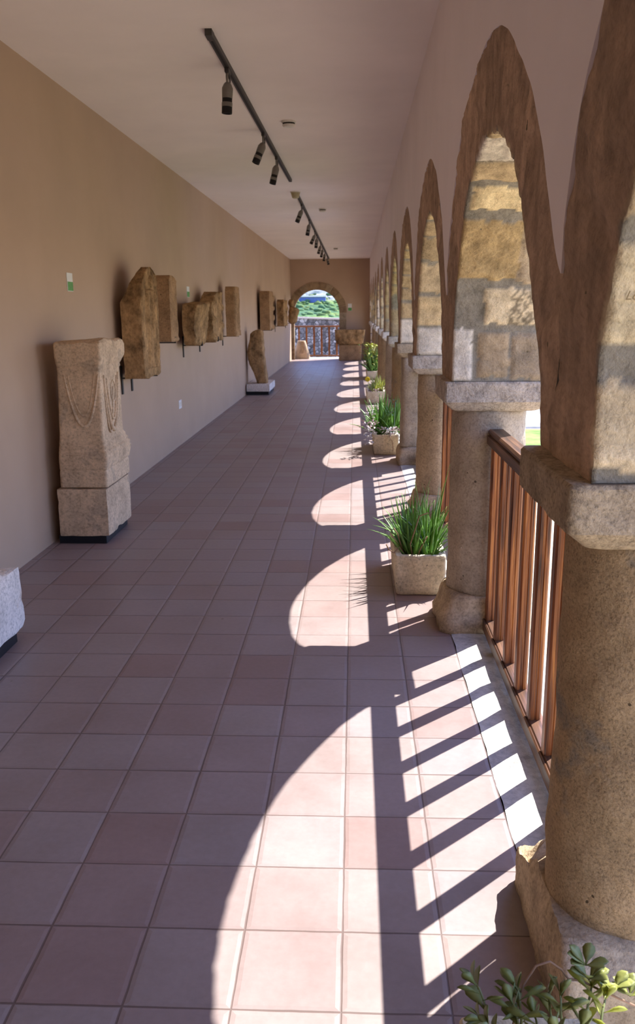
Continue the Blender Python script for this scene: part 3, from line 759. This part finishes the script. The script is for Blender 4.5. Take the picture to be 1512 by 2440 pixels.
link('dry_stems', bm, M['twig'], t, off)
# third trough: aloe and pale fleshy leaves
t, off = trough(.205, .485, 9.03, 9.85, .225, 'weathered trough with dark aloes and white pink fleshy leaves hanging over its corner', 14)
aloe_fill(t, off, .25, .36, 9.25, 9.75, .17, 4, 21, (.3, .48), w=.022); aloe_fill(t, off, .38, .5, 9.3, 9.8, .17, 4, 22, (.3, .45), name='leafy_clump', w=.02)
rg = random.Random(6); bm = bmesh.new()
def fleshy(bm, c, r, k, rg, mi=0, size=.04):
    for i in range(k):
        a, e = rg.uniform(0, 2*PI), rg.uniform(-.5, 1.2); d = Vector((math.cos(a)*math.cos(e), math.sin(a)*math.cos(e), math.sin(e)))
        oval_leaf(bm, Vector(c)+d*r*rg.uniform(.2, 1), d+Vector((0, 0, rg.uniform(-.4, .4))), (0, .3, 1), size*rg.uniform(.7, 1.3), size*.33, mi, .5)
for c, k in (((.16, 9.05, .25), 26), ((.14, 9.0, .17), 16), ((.20, 9.1, .32), 18), ((.13, 9.02, .33), 10), ((.17, 9.06, .42), 10), ((.40, 9.10, .25), 22), ((.34, 9.08, .27), 14), ((.45, 9.1, .25), 12)): fleshy(bm, c, .05, k, rg, 0 if rg.random() > .25 else 1)
link('fleshy_leaves', bm, [M['pale_leaf'], M['pink']], t, off)['label'] = 'whitish pink fleshy leaves'
bm = bmesh.new(); tube(bm, [(.40, 9.08, .2), (.38, 9.02, .22), (.41, 9.01, .16), (.42, 9.01, .10), (.42, 9.01, .05)], .004, 6)
tube(bm, [(.43, 9.2, .18), (.44, 9.15, .35), (.44, 9.12, .5), (.445, 9.12, .58)], .005, 6, 1)
fleshy(bm, (.44, 9.12, .57), .03, 10, rg, 1, .03); fleshy(bm, (.40, 9.12, .45), .03, 8, rg, 1, .03)
link('flower_stalk', bm, [M['twig'], M['aloe_blue']], t, off)
# fourth trough, yellow
t, off = trough(.205, .53, 14.2, 15.3, .215, 'trough with sparse yellow green tufts and one bright yellow flower', 19)
aloe_fill(t, off, .33, .5, 14.4, 15.2, .16, 6, 31, (.15, .32), mat='lime', name='tuft', w=.018)
rg = random.Random(9); bm = bmesh.new()
tube(bm, [(.27, 14.6, .16), (.25, 14.55, .3), (.225, 14.5, .40)], .005, 6, 1)
for i in range(14):
    a = 2*PI*i/14; oval_leaf(bm, (.225, 14.5, .40), (math.cos(a), -.35, math.sin(a)), (0, -1, 0), .045, .014, 0)
link('yellow_flower', bm, [M['yellow'], M['green_stem']], t, off)['label'] = 'round bright yellow flower on a thin stem'
bm = bmesh.new()
for c in ((.34, 14.3, .22), (.40, 14.3, .22), (.28, 14.3, .22)): fleshy(bm, c, .04, 12, rg, 0, .03)
link('fleshy_leaves', bm, M['pink'], t, off)
# fifth trough, tall bush
t, off = trough(.275, .56, 19.4, 20.4, .2, 'farthest trough, with a tall yellow green bush reaching above the railing bars', 24)
bm = bmesh.new(); rg = random.Random(12)
for i in range(260):
    c = Vector((.40+rg.gauss(0, .10), 19.75+rg.gauss(0, .2), .33+rg.random()**1.1*.48)); a = rg.uniform(0, 2*PI)
    oval_leaf(bm, c, (math.cos(a), math.sin(a), rg.uniform(-.2, .9)), (0, 0, 1), rg.uniform(.06, .13), rg.uniform(.02, .035), 0)
for i in range(9): tube(bm, [(.42, 19.7, .15), (.40+rg.gauss(0, .05), 19.7+rg.gauss(0, .1), .4), (.4+rg.gauss(0, .09), 19.7+rg.gauss(0, .15), .72)], .006, 5, 1)
link('bush', bm, [M['lime'], M['green_stem']], t, off)
aloe_fill(t, off, .34, .54, 19.5, 20.0, .15, 4, 41, (.4, .62), w=.032)
# ------------------------------------------------------------------ left side: altar on its block
cx, cy = -1.845, 5.72
t = thing('display_block', (cx, cy, 0), 'square stone block on a black plinth, carrying the garlanded altar', 'pedestal'); off = t.location.copy()
link('plinth', bevbox(-2.03, -1.70, 5.45, 5.99, 0, .055, .004), M['black'], t, off, smooth=False)['label'] = 'black recessed plinth'
link('block', stone_box(-2.015, -1.672, 5.43, 6.02, .055, .385, .03, .008, .004, 8, 3, .02), M['marble'], t, off, sharp=.7)
t = thing('altar', (cx, cy, .385), 'tall carved marble altar with garland relief standing on the square block', 'altar'); off = t.location.copy()
q = 18
def AL(rows, n_, dz, amp, fr, sd):      # (z, x left, x right, y near, y far)
    return stack([(z, (x1-x0)/2, (y1-y0)/2, q, (x0+x1)/2, (y0+y1)/2) for z, x0, x1, y0, y1 in rows], n_, dz, amp, fr, sd)
bm = AL([(.392, -1.985, -1.672, 5.45, 6.0), (.398, -1.99, -1.665, 5.44, 6.02), (.50, -1.99, -1.664, 5.44, 6.02), (.512, -1.988, -1.668, 5.445, 6.015), (.522, -1.99, -1.662, 5.44, 6.03), (.60, -1.988, -1.650, 5.435, 6.06), (.612, -1.987, -1.656, 5.44, 6.055), (.635, -1.986, -1.652, 5.437, 6.05), (.648, -1.984, -1.664, 5.445, 6.03), (.665, -1.984, -1.660, 5.445, 6.025), (.68, -1.982, -1.670, 5.452, 6.0), (.70, -1.982, -1.668, 5.452, 5.99), (.715, -1.98, -1.676, 5.46, 5.965), (.76, -1.978, -1.678, 5.462, 5.955)], 140, .008, .0035, 9, 4)
link('base_moulding', bm, M['marble'], t, off, sharp=.5)
bm = AL([(.755, -1.978, -1.678, 5.462, 5.955), (.95, -1.968, -1.674, 5.462, 5.945), (1.18, -1.957, -1.672, 5.462, 5.945)], 140, .02, .0035, 8, 5)
link('shaft', bm, M['marble'], t, off, sharp=.5)
bm = AL([(1.175, -1.958, -1.670, 5.46, 5.95), (1.185, -1.959, -1.666, 5.455, 5.955), (1.20, -1.958, -1.670, 5.46, 5.955), (1.215, -1.960, -1.662, 5.45, 5.97), (1.232, -1.961, -1.658, 5.445, 5.99), (1.25, -1.962, -1.652, 5.44, 6.02), (1.27, -1.963, -1.652, 5.435, 6.03), (1.325, -1.964, -1.650, 5.435, 6.03), (1.348, -1.962, -1.654, 5.44, 6.01), (1.36, -1.95, -1.67, 5.46, 5.97)], 140, .008, .004, 11, 6)
for v in bm.verts:
    if v.co.z > 1.30: v.co.z += fbm(v.co, 7, 3)*.012+.010*max(0, min(1, (v.co.x+1.86)/.08))
link('crown', bm, M['marble'], t, off, sharp=.7)
bm = bmesh.new(); yf, xf = 5.461, -1.673
def swag(c, hw, dp, face, rad=.008, k=18, z0=None):
    pts = []
    for i in range(k+1):
        u = -1+2*i/k; h = dp*(1-abs(u)**2.2); 
        pts.append((c[0]+u*hw, yf+.002, c[1]-h) if face == 'y' else (xf+.002, c[0]+u*hw, c[1]-h))
    tube(bm, pts, [rad*(.5+.5*(1-abs(-1+2*i/k))) for i in range(k+1)], 8)
swag((-1.80, 1.15), .115, .34, 'y', .013); swag((-1.80, 1.15), .088, .27, 'y', .007)
swag((cy-.02, 1.14), .17, .38, 'x', .018); swag((cy-.01, 1.12), .12, .29, 'x', .010); swag((cy-.09, 1.05), .10, .30, 'x', .008)
pts = [(xf+.001, cy+.02+.055*math.cos(2*PI*i/20), 1.02+.07*math.sin(2*PI*i/20)) for i in range(21)]; tube(bm, pts, .007, 7)
link('garland', bm, M['marble'], t, off)
# block cut by the left edge
t = thing('display_block', (-1.83, 3.35, 0), 'white marble block on a black base at the left edge of the picture', 'pedestal'); off = t.location.copy()
link('plinth', bevbox(-2.05, -1.625, 3.05, 3.70, 0, .06, .004), M['black'], t, off, smooth=False)
bm = stone_box(-2.06, -1.60, 3.0, 3.76, .06, .37, .035, .018, .008, 7, 12, .06)
for v in bm.verts:
    if v.co.z > .2: v.co.y -= (v.co.z-.2)*.05
link('block', bm, M['marble_w'], t, off, sharp=.8)
# ------------------------------------------------------------------ relief fragments on the left wall
def bracket(t, off, y, z, xo, drop=.05):
    bm = bmesh.new(); box(bm, XL+.001, XL+.012, y-.02, y+.02, z-drop-.10, z+.10); box(bm, XL+.001, xo, y-.012, y+.012, z-.014, z-.002); box(bm, xo-.010, xo, y-.012, y+.012, z-.014, z+.05)
    link('bracket', bm, M['steel'], t, off, smooth=False)
def fragment(name, label, rows, xb, xf, mat, brk=None, **kw):
    ym = sum(r[1]+r[2] for r in rows)/2/len(rows); t = thing(name, (XL, ym, rows[0][0]), label, 'relief', 'stone fragments mounted on the left wall'); off = t.location.copy()
    broken = kw.pop('broken', None); bm = slab(rows, xb, xf, **kw)
    if broken:        # the upper back corner is lost
        for v in bm.verts:
            lim = xb+(v.co.z-broken)*.42
            if v.co.z > broken and v.co.x < lim: v.co.x = min(lim, xf-.02)+fbm(v.co, 12, 3)*.008
    link('slab', bm, M[mat], t, off, sharp=.9)
    for y in (brk or []): bracket(t, off, y, rows[0][0], xf+.006)
    return t, off
def rel_figure(u, v):       # draped standing figure inside a raised border
    d = 0
    if u < .16: d = .012
    elif u > .92: d = .01
    else:
        c = .55+.05*math.sin(v*7); w = .26*(1-.45*v)+.05; a = abs(u-c)/w
        if a < 1 and .08 < v < .80: d = .045*(1-a*a)**.5+.016*math.sin(u*48+v*9)*(1-a)
        hv = (v-.86)/.07; hu = (u-.52)/.13
        if hv*hv+hu*hu < 1: d = max(d, .035*(1-hv*hv-hu*hu)**.5)
        if v < .08: d = .02
    return d
fragment('relief_slab', 'largest wall relief, tall slab with a draped figure, just beyond the altar',
         [(.985, 7.30, 7.88), (1.3, 7.28, 7.90), (1.62, 7.28, 7.92), (1.78, 7.34, 7.92), (1.88, 7.46, 7.9), (1.935, 7.56, 7.72)], -2.01, -1.835, 'relief', (7.42, 7.75), nu=46, nv=90, relief=rel_figure, seed=2, amp=.008, broken=1.62)
def rel_frame(u, v): return .016 if (u < .2 or v < .07) else (-.004 if .2 < u < .3 else .008*max(0, math.sin(u*22)))
fragment('relief_slab', 'narrow upright slab right behind the draped figure relief', [(1.25, 8.50, 8.86), (1.6, 8.50, 8.86), (1.86, 8.50, 8.88), (1.905, 8.55, 8.72)], -2.0, -1.85, 'relief_b', (8.7,), nu=14, nv=40, relief=rel_frame, seed=5)
def rel_round(u, v): return .12*max(0, 1-((u-.45)/.75)**2)*(.35+.65*v)-.05+.012*math.sin(u*30+v*8)
fragment('capital_fragment', 'rounded lower carved fragment like a broken capital, left of the wall group', [(1.165, 9.95, 10.55), (1.2, 9.86, 10.62), (1.35, 9.80, 10.66), (1.55, 9.80, 10.68), (1.635, 9.85, 10.7), (1.66, 10.05, 10.66)], -1.99, -1.84, 'relief', (10.2,), nu=26, nv=34, relief=rel_round, seed=8, amp=.012)
def rel_carve(u, v): return .035*max(0, math.sin(v*17+u*3))*max(0, math.sin(u*9))+(.02 if u > .7 else 0)
fragment('relief_slab', 'jagged carved upright fragment touching the rounded one', [(1.18, 10.95, 11.6), (1.5, 10.9, 11.62), (1.68, 10.95, 11.62), (1.75, 11.1, 11.6), (1.80, 11.3, 11.56)], -1.99, -1.82, 'relief', (11.3,), nu=18, nv=40, relief=rel_carve, seed=12, amp=.014)
def rel_flute(u, v): return .015*math.sin(u*20)+(.012 if v < .12 else 0)
fragment('relief_slab', 'smooth fluted upright slab right of the jagged carved fragment', [(1.185, 13.0, 13.5), (1.25, 13.02, 13.5), (1.88, 13.02, 13.5), (1.925, 13.06, 13.46)], -1.97, -1.82, 'relief_b', (13.3,), nu=22, nv=40, relief=rel_flute, seed=15)
fragment('relief_slab', 'plain brown upright slab above the leaning stele', [(1.165, 18.2, 19.0), (1.9, 18.2, 19.05), (1.98, 18.25, 18.98)], -2.02, -1.80, 'relief_b', (18.5,), nu=12, nv=30, relief=lambda u, v: .03 if u > .6 and math.sin(v*25) > 0 else 0, seed=18)
fragment('relief_slab', 'small rough carved slab between the plain slab and the corner bust', [(1.19, 21.8, 22.7), (1.4, 21.75, 22.75), (1.78, 21.75, 22.7), (1.84, 21.9, 22.5)], -1.98, -1.80, 'relief', (22.2,), nu=14, nv=30, relief=rel_carve, seed=22, amp=.014)
def bust():
    y, x = 25.6, -1.86
    t = thing('bust_fragment', (XL, y, 1.2), 'dark knobbly sculpted fragment on the wall next to the end archway', 'relief', 'stone fragments mounted on the left wall'); off = t.location.copy()
    bm = stack([(1.19, .05, .10, 3, x, y), (1.25, .11, .22, 2.5, x+.01, y), (1.38, .13, .28, 2.5, x+.02, y), (1.55, .15, .34, 2.5, x+.05, y), (1.64, .13, .30, 2.3, x+.04, y), (1.70, .06, .16, 2, x-.02, y), (1.75, .075, .16, 2, x-.02, y), (1.86, .09, .18, 2, x-.02, y), (1.91, .05, .1, 2, x-.02, y)], 40, .025, .03, 6, 33)
    link('torso', bm, M['relief'], t, off); bracket(t, off, y, 1.22, x+.02)
bust()
# leaning stele on a block
t = thing('display_block', (-1.87, 16.4, 0), 'low wide stone block on a black base carrying the leaning stele', 'pedestal'); off = t.location.copy()
link('plinth', bevbox(-2.07, -1.64, 15.97, 17.0, 0, .065, .004), M['black'], t, off, smooth=False)
link('block', stone_box(-2.06, -1.615, 15.92, 17.05, .065, .205, .05, .012, .005, 7, 4), M['marble_w'], t, off, sharp=.7)
t = thing('stele', (-1.8, 16.3, .205), 'broken dark stone stele leaning back on the low block', 'stele'); off = t.location.copy()
prof = [(.207, -1.875, -1.675), (.30, -1.90, -1.685), (.42, -1.94, -1.70), (.55, -2.0, -1.715), (.66, -2.05, -1.725), (.80, -2.045, -1.735), (.92, -2.02, -1.742), (1.05, -2.0, -1.748), (1.14, -1.985, -1.752), (1.19, -1.94, -1.762), (1.215, -1.88, -1.79)]
bm = stack([(z, (b-a)/2, .16, 7, (a+b)/2, 16.25) for z, a, b in prof], 60, .03, .02, 7, 9); link('slab', bm, M['relief'], t, off, sharp=.8)
# ------------------------------------------------------------------ wall plates and labels
def plate(name, label, cat, y0, y1, z0, z1, parts):
    t = thing(name, (XL, (y0+y1)/2, z0), label, cat); off = t.location.copy()
    link('card', bevbox(XL, XL+.006, y0, y1, z0, z1, .001, 1), M[parts[0]], t, off, smooth=False)
    if len(parts) > 1:
        zm = z0+(z1-z0)*.52; link('printed_band', bevbox(XL+.005, XL+.0075, y0+.004, y1-.004, z0+.004, zm, .0005, 1), M[parts[1]], t, off, smooth=False)
    return t, off
plate('wall_label', 'small label, white above and green below, on the wall over the altar', 'label', 6.155, 6.275, 1.70, 1.83, ('label_white', 'label_green'))
plate('wall_label', 'faint pale label beside the narrow slab on the wall', 'label', 10.58, 10.74, 1.73, 1.86, ('label_white', 'label_green'))
t, off = plate('socket', 'white electrical wall plate low on the wall past the altar', 'socket', 9.8, 9.95, .43, .53, ('socket',))
for y in (9.84, 9.91): link('outlet', bevbox(XL+.005, XL+.009, y-.025, y+.025, .455, .505, .002, 1), M['plastic'], t, off, smooth=False)
t = thing('wall_sign', (-.15, YE, 1.55), 'white and green notice on the end wall right of the archway', 'sign')
link('card', bevbox(-.215, -.09, YE-.008, YE, 1.56, 1.79, .001, 1), M['label_white'], t, t.location, smooth=False)
link('printed_band', bevbox(-.21, -.095, YE-.010, YE-.007, 1.565, 1.66, .0005, 1), M['label_green'], t, t.location, smooth=False)
# ------------------------------------------------------------------ ceiling: tracks, spots, detectors
def track(y0, y1, xa, xb, label):
    ym = (y0+y1)/2; t = thing('lighting_track', ((xa+xb)/2, ym, ZC(ym)), label, 'lighting track'); off = t.location.copy()
    def seg(nm, a0, a1, d0, d1, h0, h1, mat):
        bm = bmesh.new()
        V = []
        for y in (a0, a1):
            x = xa+(xb-xa)*(y-y0)/(y1-y0); V.append([bm.verts.new((x+dx, y, ZC(y)-h)) for dx, h in ((d0, h0), (d1, h0), (d1, h1), (d0, h1))])
        bm.faces.new(V[0]); bm.faces.new(V[1][::-1])
        for i in range(4): bm.faces.new((V[0][i], V[0][(i+1) % 4], V[1][(i+1) % 4], V[1][i]))
        bmesh.ops.recalc_face_normals(bm, faces=bm.faces); link(nm, bm, M[mat], t, off, smooth=False)
    seg('rail', y0, y1, -.018, .018, 0, .032, 'track'); seg('slot', y0+.12, y1-.02, -.007, .007, .031, .0335, 'lamp_dark'); seg('end_cap', y0-.005, y0+.09, -.020, .020, 0, .036, 'track')
    return t
track(5.2, 10.9, -.831, -.79, 'nearer grey lighting track with three spotlights on the ceiling')
track(12.25, 27.5, -.793, -.815, 'farther grey lighting track running towards the end wall')
def spot(y, x, tilt, az, label, sz=1.0):
    z = ZC(y)-.03; t = thing('spotlight', (x, y, z), label, 'spotlight', 'track spotlights on the ceiling')
    R = Matrix.Rotation(az, 4, 'Z') @ Matrix.Rotation(tilt, 4, 'Y')
    bm = bevbox(-.014, .014, -.05, .05, -.03, .004, .003); link('adapter', bm, M['track'], t, smooth=False)
    bm = bmesh.new(); tube(bm, [(0, -.02, -.02), (0, -.035, -.05), (0, -.02, -.095)], .009, 8); link('arm', bm, M['lamp'], t)
    bm = bmesh.new(); tube(bm, [(0, .015, -.03), (.006, .055, -.055), (.006, .05, -.085), (0, .01, -.10)], .0045, 7); link('cable', bm, M['lamp_dark'], t)
    def lev(L): return [(-zz, r, r, 2, 0, 0) for zz, r in L][::-1]
    off = Vector((0, -.015, -.085))
    for nm, L, mt in (('lamp_body', [(0, .016), (.012, .026), (.035, .036), (.09, .034), (.095, .033)], 'lamp'), ('heat_band', [(.093, .0325), (.122, .0325)], 'lamp_dark'),
                      ('lamp_collar', [(.12, .0335), (.122, .035), (.145, .035), (.147, .033)], 'lamp'), ('snoot', [(.146, .033), (.147, .034), (.187, .034), (.188, .026), (.16, .022)], 'lamp_dark')):
        bm = stack(lev(L), 24, .02, 0); bmesh.ops.transform(bm, matrix=Matrix.Translation(off) @ R, verts=bm.verts); link(nm, bm, M[mt], t, sharp=.6)
sp = [(5.9, -.826, .06, .0, 'nearest track spotlight, hanging almost straight down'), (7.95, -.811, .42, .3, 'second spotlight on the nearer track, tilted left'), (9.15, -.803, .25, .2, 'third spotlight on the nearer track, next to its far end')]
for y, x, tl, az, lab in sp: spot(y, x, tl, az, lab)
fy = [13.2, 15.4, 17.6, 18.5, 20.6, 21.9, 23.6, 25.6]
for i, y in enumerate(fy):
    x = -.793-.022*(y-12.25)/15.25
    spot(y, x, (.4, .2, .45, .1, .3, .2, .15, -.25)[i], .2, 'first spotlight on the farther track, below the cream housing' if i == 0 else ('last spotlight of the farther track, in front of the end wall' if i == 7 else '%s spotlight along the farther ceiling track' % ORD[i-1]))
def detector(x, y, label):
    z = ZC(y); t = thing('smoke_detector', (x, y, z), label, 'smoke detector', 'smoke detectors on the ceiling')
    for nm, L, mt in (('base', [(-.016, .058), (-.014, .062), (0, .062)], 'plastic'), ('gap_ring', [(-.030, .052), (-.015, .052)], 'plastic_shadow'), ('cover', [(-.052, .03), (-.048, .045), (-.032, .056), (-.029, .056)], 'plastic')):
        link(nm, stack([(zz, r, r, 2, 0, 0) for zz, r in L], 32, .02, 0), M[mt], t, sharp=.7)
detector(-.56, 7.63, 'nearest smoke detector, right of the nearer lighting track'); detector(-.512, 14.05, 'middle smoke detector, right of the start of the farther track'); detector(-.50, 23.0, 'farthest smoke detector on the ceiling, close to the end wall')
t = thing('alarm_housing', (-.806, 12.02, ZC(12)), 'yellowed cream cup shaped housing on the ceiling between the two tracks', 'alarm')
link('cover', stack([(-.088, .03, .03, 2, 0, 0), (-.08, .045, .045, 2, 0, 0), (-.03, .06, .06, 2, 0, 0), (-.012, .064, .064, 2, 0, 0)], 32, .02, 0), M['alarm'], t, sharp=.8)
link('flange', stack([(-.012, .07, .07, 2, 0, 0), (0, .072, .072, 2, 0, 0)], 32, .02, 0), M['plastic'], t, sharp=.8)
# ------------------------------------------------------------------ corridor end: trough on pedestal
t = thing('stone_pedestal', (-.15, 27.55, 0), 'square stone pedestal under the large basin beside the end archway', 'pedestal'); off = t.location.copy()
link('block', stone_box(-.50, .22, 27.2, 27.95, 0, .50, .05, .02, .012, 5, 8), M['relief_b'], t, off, sharp=.8)
t = thing('stone_basin', (-.15, 27.5, .5), 'large carved stone basin on the square pedestal beside the end archway', 'basin'); off = t.location.copy()
bm = stack([(.505, .38, .30, 5, -.15, 27.5), (.55, .42, .36, 6, -.15, 27.5), (.72, .46, .42, 8, -.15, 27.5), (.93, .475, .44, 10, -.15, 27.5), (.975, .48, .44, 12, -.15, 27.5), (.975, .40, .36, 8, -.15, 27.5), (.80, .37, .33, 6, -.15, 27.5)], 90, .03, .028, 5, 44)
link('bowl', bm, M['relief'], t, off, sharp=.8)
# terrace beyond the archway
bm = bmesh.new(); box(bm, -6, 4, YE+.25, 29.5, -.12, -.003); struct('path', bm, M['concrete'])
t = thing('stone_counterweight', (-1.78, 28.52, 0), 'pale truncated cone of stone standing in front of the end railing', 'stone'); off = t.location.copy()
bm = stack([(-.003, .27, .22, 4, -1.78, 28.52), (.06, .275, .225, 4, -1.78, 28.52), (.15, .262, .22, 4, -1.78, 28.52), (.58, .135, .13, 4, -1.78, 28.52), (.60, .12, .115, 4, -1.78, 28.52)], 60, .03, .008, 7, 3)
for v in bm.verts:
    if v.co.y < 28.45 and abs(v.co.x+1.76) < .05 and .2 < v.co.z < .55: v.co.y += .045
link('cone', bm, M['marble'], t, off, sharp=.8)
t = thing('wooden_railing', (-1.2, 28.85, 0), 'brown wooden railing outside the archway at the corridor end', 'railing'); off = t.location.copy()
link('top_rail', bevbox(-2.6, .2, 28.81, 28.89, 1.03, 1.09, .008), M['rail_x'], t, off, smooth=False); link('bottom_rail', bevbox(-2.6, .2, 28.825, 28.875, .06, .11, .006), M['rail_x'], t, off, smooth=False)
for i in range(10):
    x = -2.40+.257*i; link('baluster', bevbox(x-.03, x+.03, 28.83, 28.87, .108, 1.032, .006), M['rail_z'], t, off, smooth=False)
for x in (-2.55, .15): link('post', bevbox(x-.04, x+.04, 28.81, 28.89, -.003, 1.03, .006), M['rail_z'], t, off, smooth=False)
# ------------------------------------------------------------------ outside: retaining wall, hill, court
n = N('rubble_masonry', .95, .1); vo = n.new('TexVoronoi', Scale=7.5); n.link(n.coord(), vo.inputs['Vector'])
ve = n.new('TexVoronoi', Scale=7.5, feature='DISTANCE_TO_EDGE'); n.link(n.coord(), ve.inputs['Vector'])
cc = n.mix(n.math('LESS_THAN', ve.outputs['Distance'], .06), n.ramp(vo.outputs['Color'], [(.15, (.12, .115, .115)), (.5, (.26, .25, .25)), (.9, (.62, .60, .58))]), (.10, .095, .09))
n.color(cc); n.bump(n.math('MINIMUM', ve.outputs['Distance'], .2), .8, .08); M['rubble'] = n.m
bm = bmesh.new(); prism([(-7, -.3), (3.5, -.3), (3.5, 1.14), (-1, 1.27), (-7, 1.5)], 1, 31.0, 31.5, bm); struct('wall_terrace', bm, M['rubble'])
n = N('coping', .9, .1); n.color((.62, .54, .47)); bm = bmesh.new(); prism([(-7, 1.5), (-1, 1.27), (3.5, 1.14), (3.5, 1.20), (-1, 1.33), (-7, 1.56)], 1, 30.96, 31.54, bm); struct('trim_3', bm, n.m)
n = N('hill_grass', .95, .1); a = n.noise(.16, 6, .65); f = n.noise(1.3, 6, .7); sep = n.new('SeparateXYZ'); n.link(n.coord(), sep.inputs[0])
g = n.ramp(a, [(.36, (.06, .13, .07)), (.47, (.12, .20, .06)), (.58, (.24, .28, .06)), (.7, (.22, .22, .15))])
hi_ = n.math('ADD', sep.outputs[2], n.math('MULTIPLY', n.math('SUBTRACT', a, .5), 2.2))
g = n.mix(n.ramp(n.math('MULTIPLY', hi_, .1), [(.22, 0.0), (.28, .8)]), g, n.ramp(f, [(.35, (.10, .15, .20)), (.5, (.26, .28, .32)), (.65, (.46, .45, .46))]))
n.color(n.mix(1, g, n.ramp(f, [(.3, .55), (.6, 1.15)]), 'MULTIPLY')); n.bump(f, .8, .4); M['hill'] = n.m
bm = bmesh.new(); G = []
for j in range(61):
    y = 33+j*1.6; row = []
    for i in range(41):
        x = -30+i*1.5; p = Vector((x, y, 0)); row.append(bm.verts.new((x, y, .2+.062*(y-33)+.0009*(y-33)**2+fbm(p, .12, 4)*.7+fbm(p, .6, 5)*.15)))
    G.append(row)
for j in range(60):
    for i in range(40): bm.faces.new((G[j][i], G[j][i+1], G[j+1][i+1], G[j+1][i]))
struct('hill', bm, M['hill'], smooth=True)
bm = bmesh.new(); rg = random.Random(4)
for i in range(700):
    x, y = rg.uniform(-8, 3), 36+rg.random()**.7*34; z = .2+.062*(y-33)+.0009*(y-33)**2+fbm(Vector((x, y, 0)), .12, 4)*.7; s = rg.uniform(.05, .22)
    bmesh.ops.create_icosphere(bm, subdivisions=1, radius=s, matrix=Matrix.Translation((x, y, z+s*.25)) @ Matrix.Diagonal((1.4, 1, .7, 1)))
for v in bm.verts: v.co += Vector((nz(v.co, 3, 1), nz(v.co, 3, 2), nz(v.co, 3, 3)))*.12
n = N('scrub_leaves', .9, .1); n.color(n.ramp(n.noise(1.2, 4), [(.3, (.05, .12, .07)), (.55, (.12, .19, .07)), (.72, (.28, .28, .08))])); o = link('scrub', bm, n.m); tag(o, 'low green scrub scattered over the hillside beyond the archway', 'scrub', kind='stuff')
y = 58; zg = 2.25
t = thing('shed', (-2.95, y, zg-.3), 'long low blue structure far up the hillside seen through the archway', 'shed'); off = t.location.copy()
link('wall', bevbox(-3.95, -1.95, y-.4, y+.4, zg-.5, zg+.26, .02), M['blue'], t, off, smooth=False); link('roof', bevbox(-4.0, -1.9, y-.5, y+.5, zg+.26, zg+.36, .02), M['plastic'], t, off, smooth=False)
bm = bmesh.new(); box(bm, A(0)+XT+.02, 40, -14, 33, -.3, -.09); struct('ground', bm, M['ground'])
n = N('court_lawn', .95, .1); n.color(n.ramp(n.noise(3, 5), [(.3, (.10, .17, .04)), (.7, (.30, .36, .12))])); bm = bmesh.new(); G = []
for j in range(30):
    G.append([bm.verts.new((1.6+i*.9, 8.2+j*.12, -.088+.03*abs(nz((i, j, 0), .9, 2)))) for i in range(16)])
for j in range(29):
    for i in range(15): bm.faces.new((G[j][i], G[j][i+1], G[j+1][i+1], G[j+1][i]))
o = link('lawn', bm, n.m); tag(o, 'strip of short green grass in the sunny court behind the railing', 'lawn', kind='stuff')
n = N('pale_paving', .9, .1); n.color(n.ramp(n.noise(4, 5), [(.3, (.42, .45, .50)), (.7, (.66, .68, .70))])); bm = bmesh.new(); box(bm, 1.4, 16, 11.8, 15.5, -.1, -.06); struct('pavement', bm, n.m)
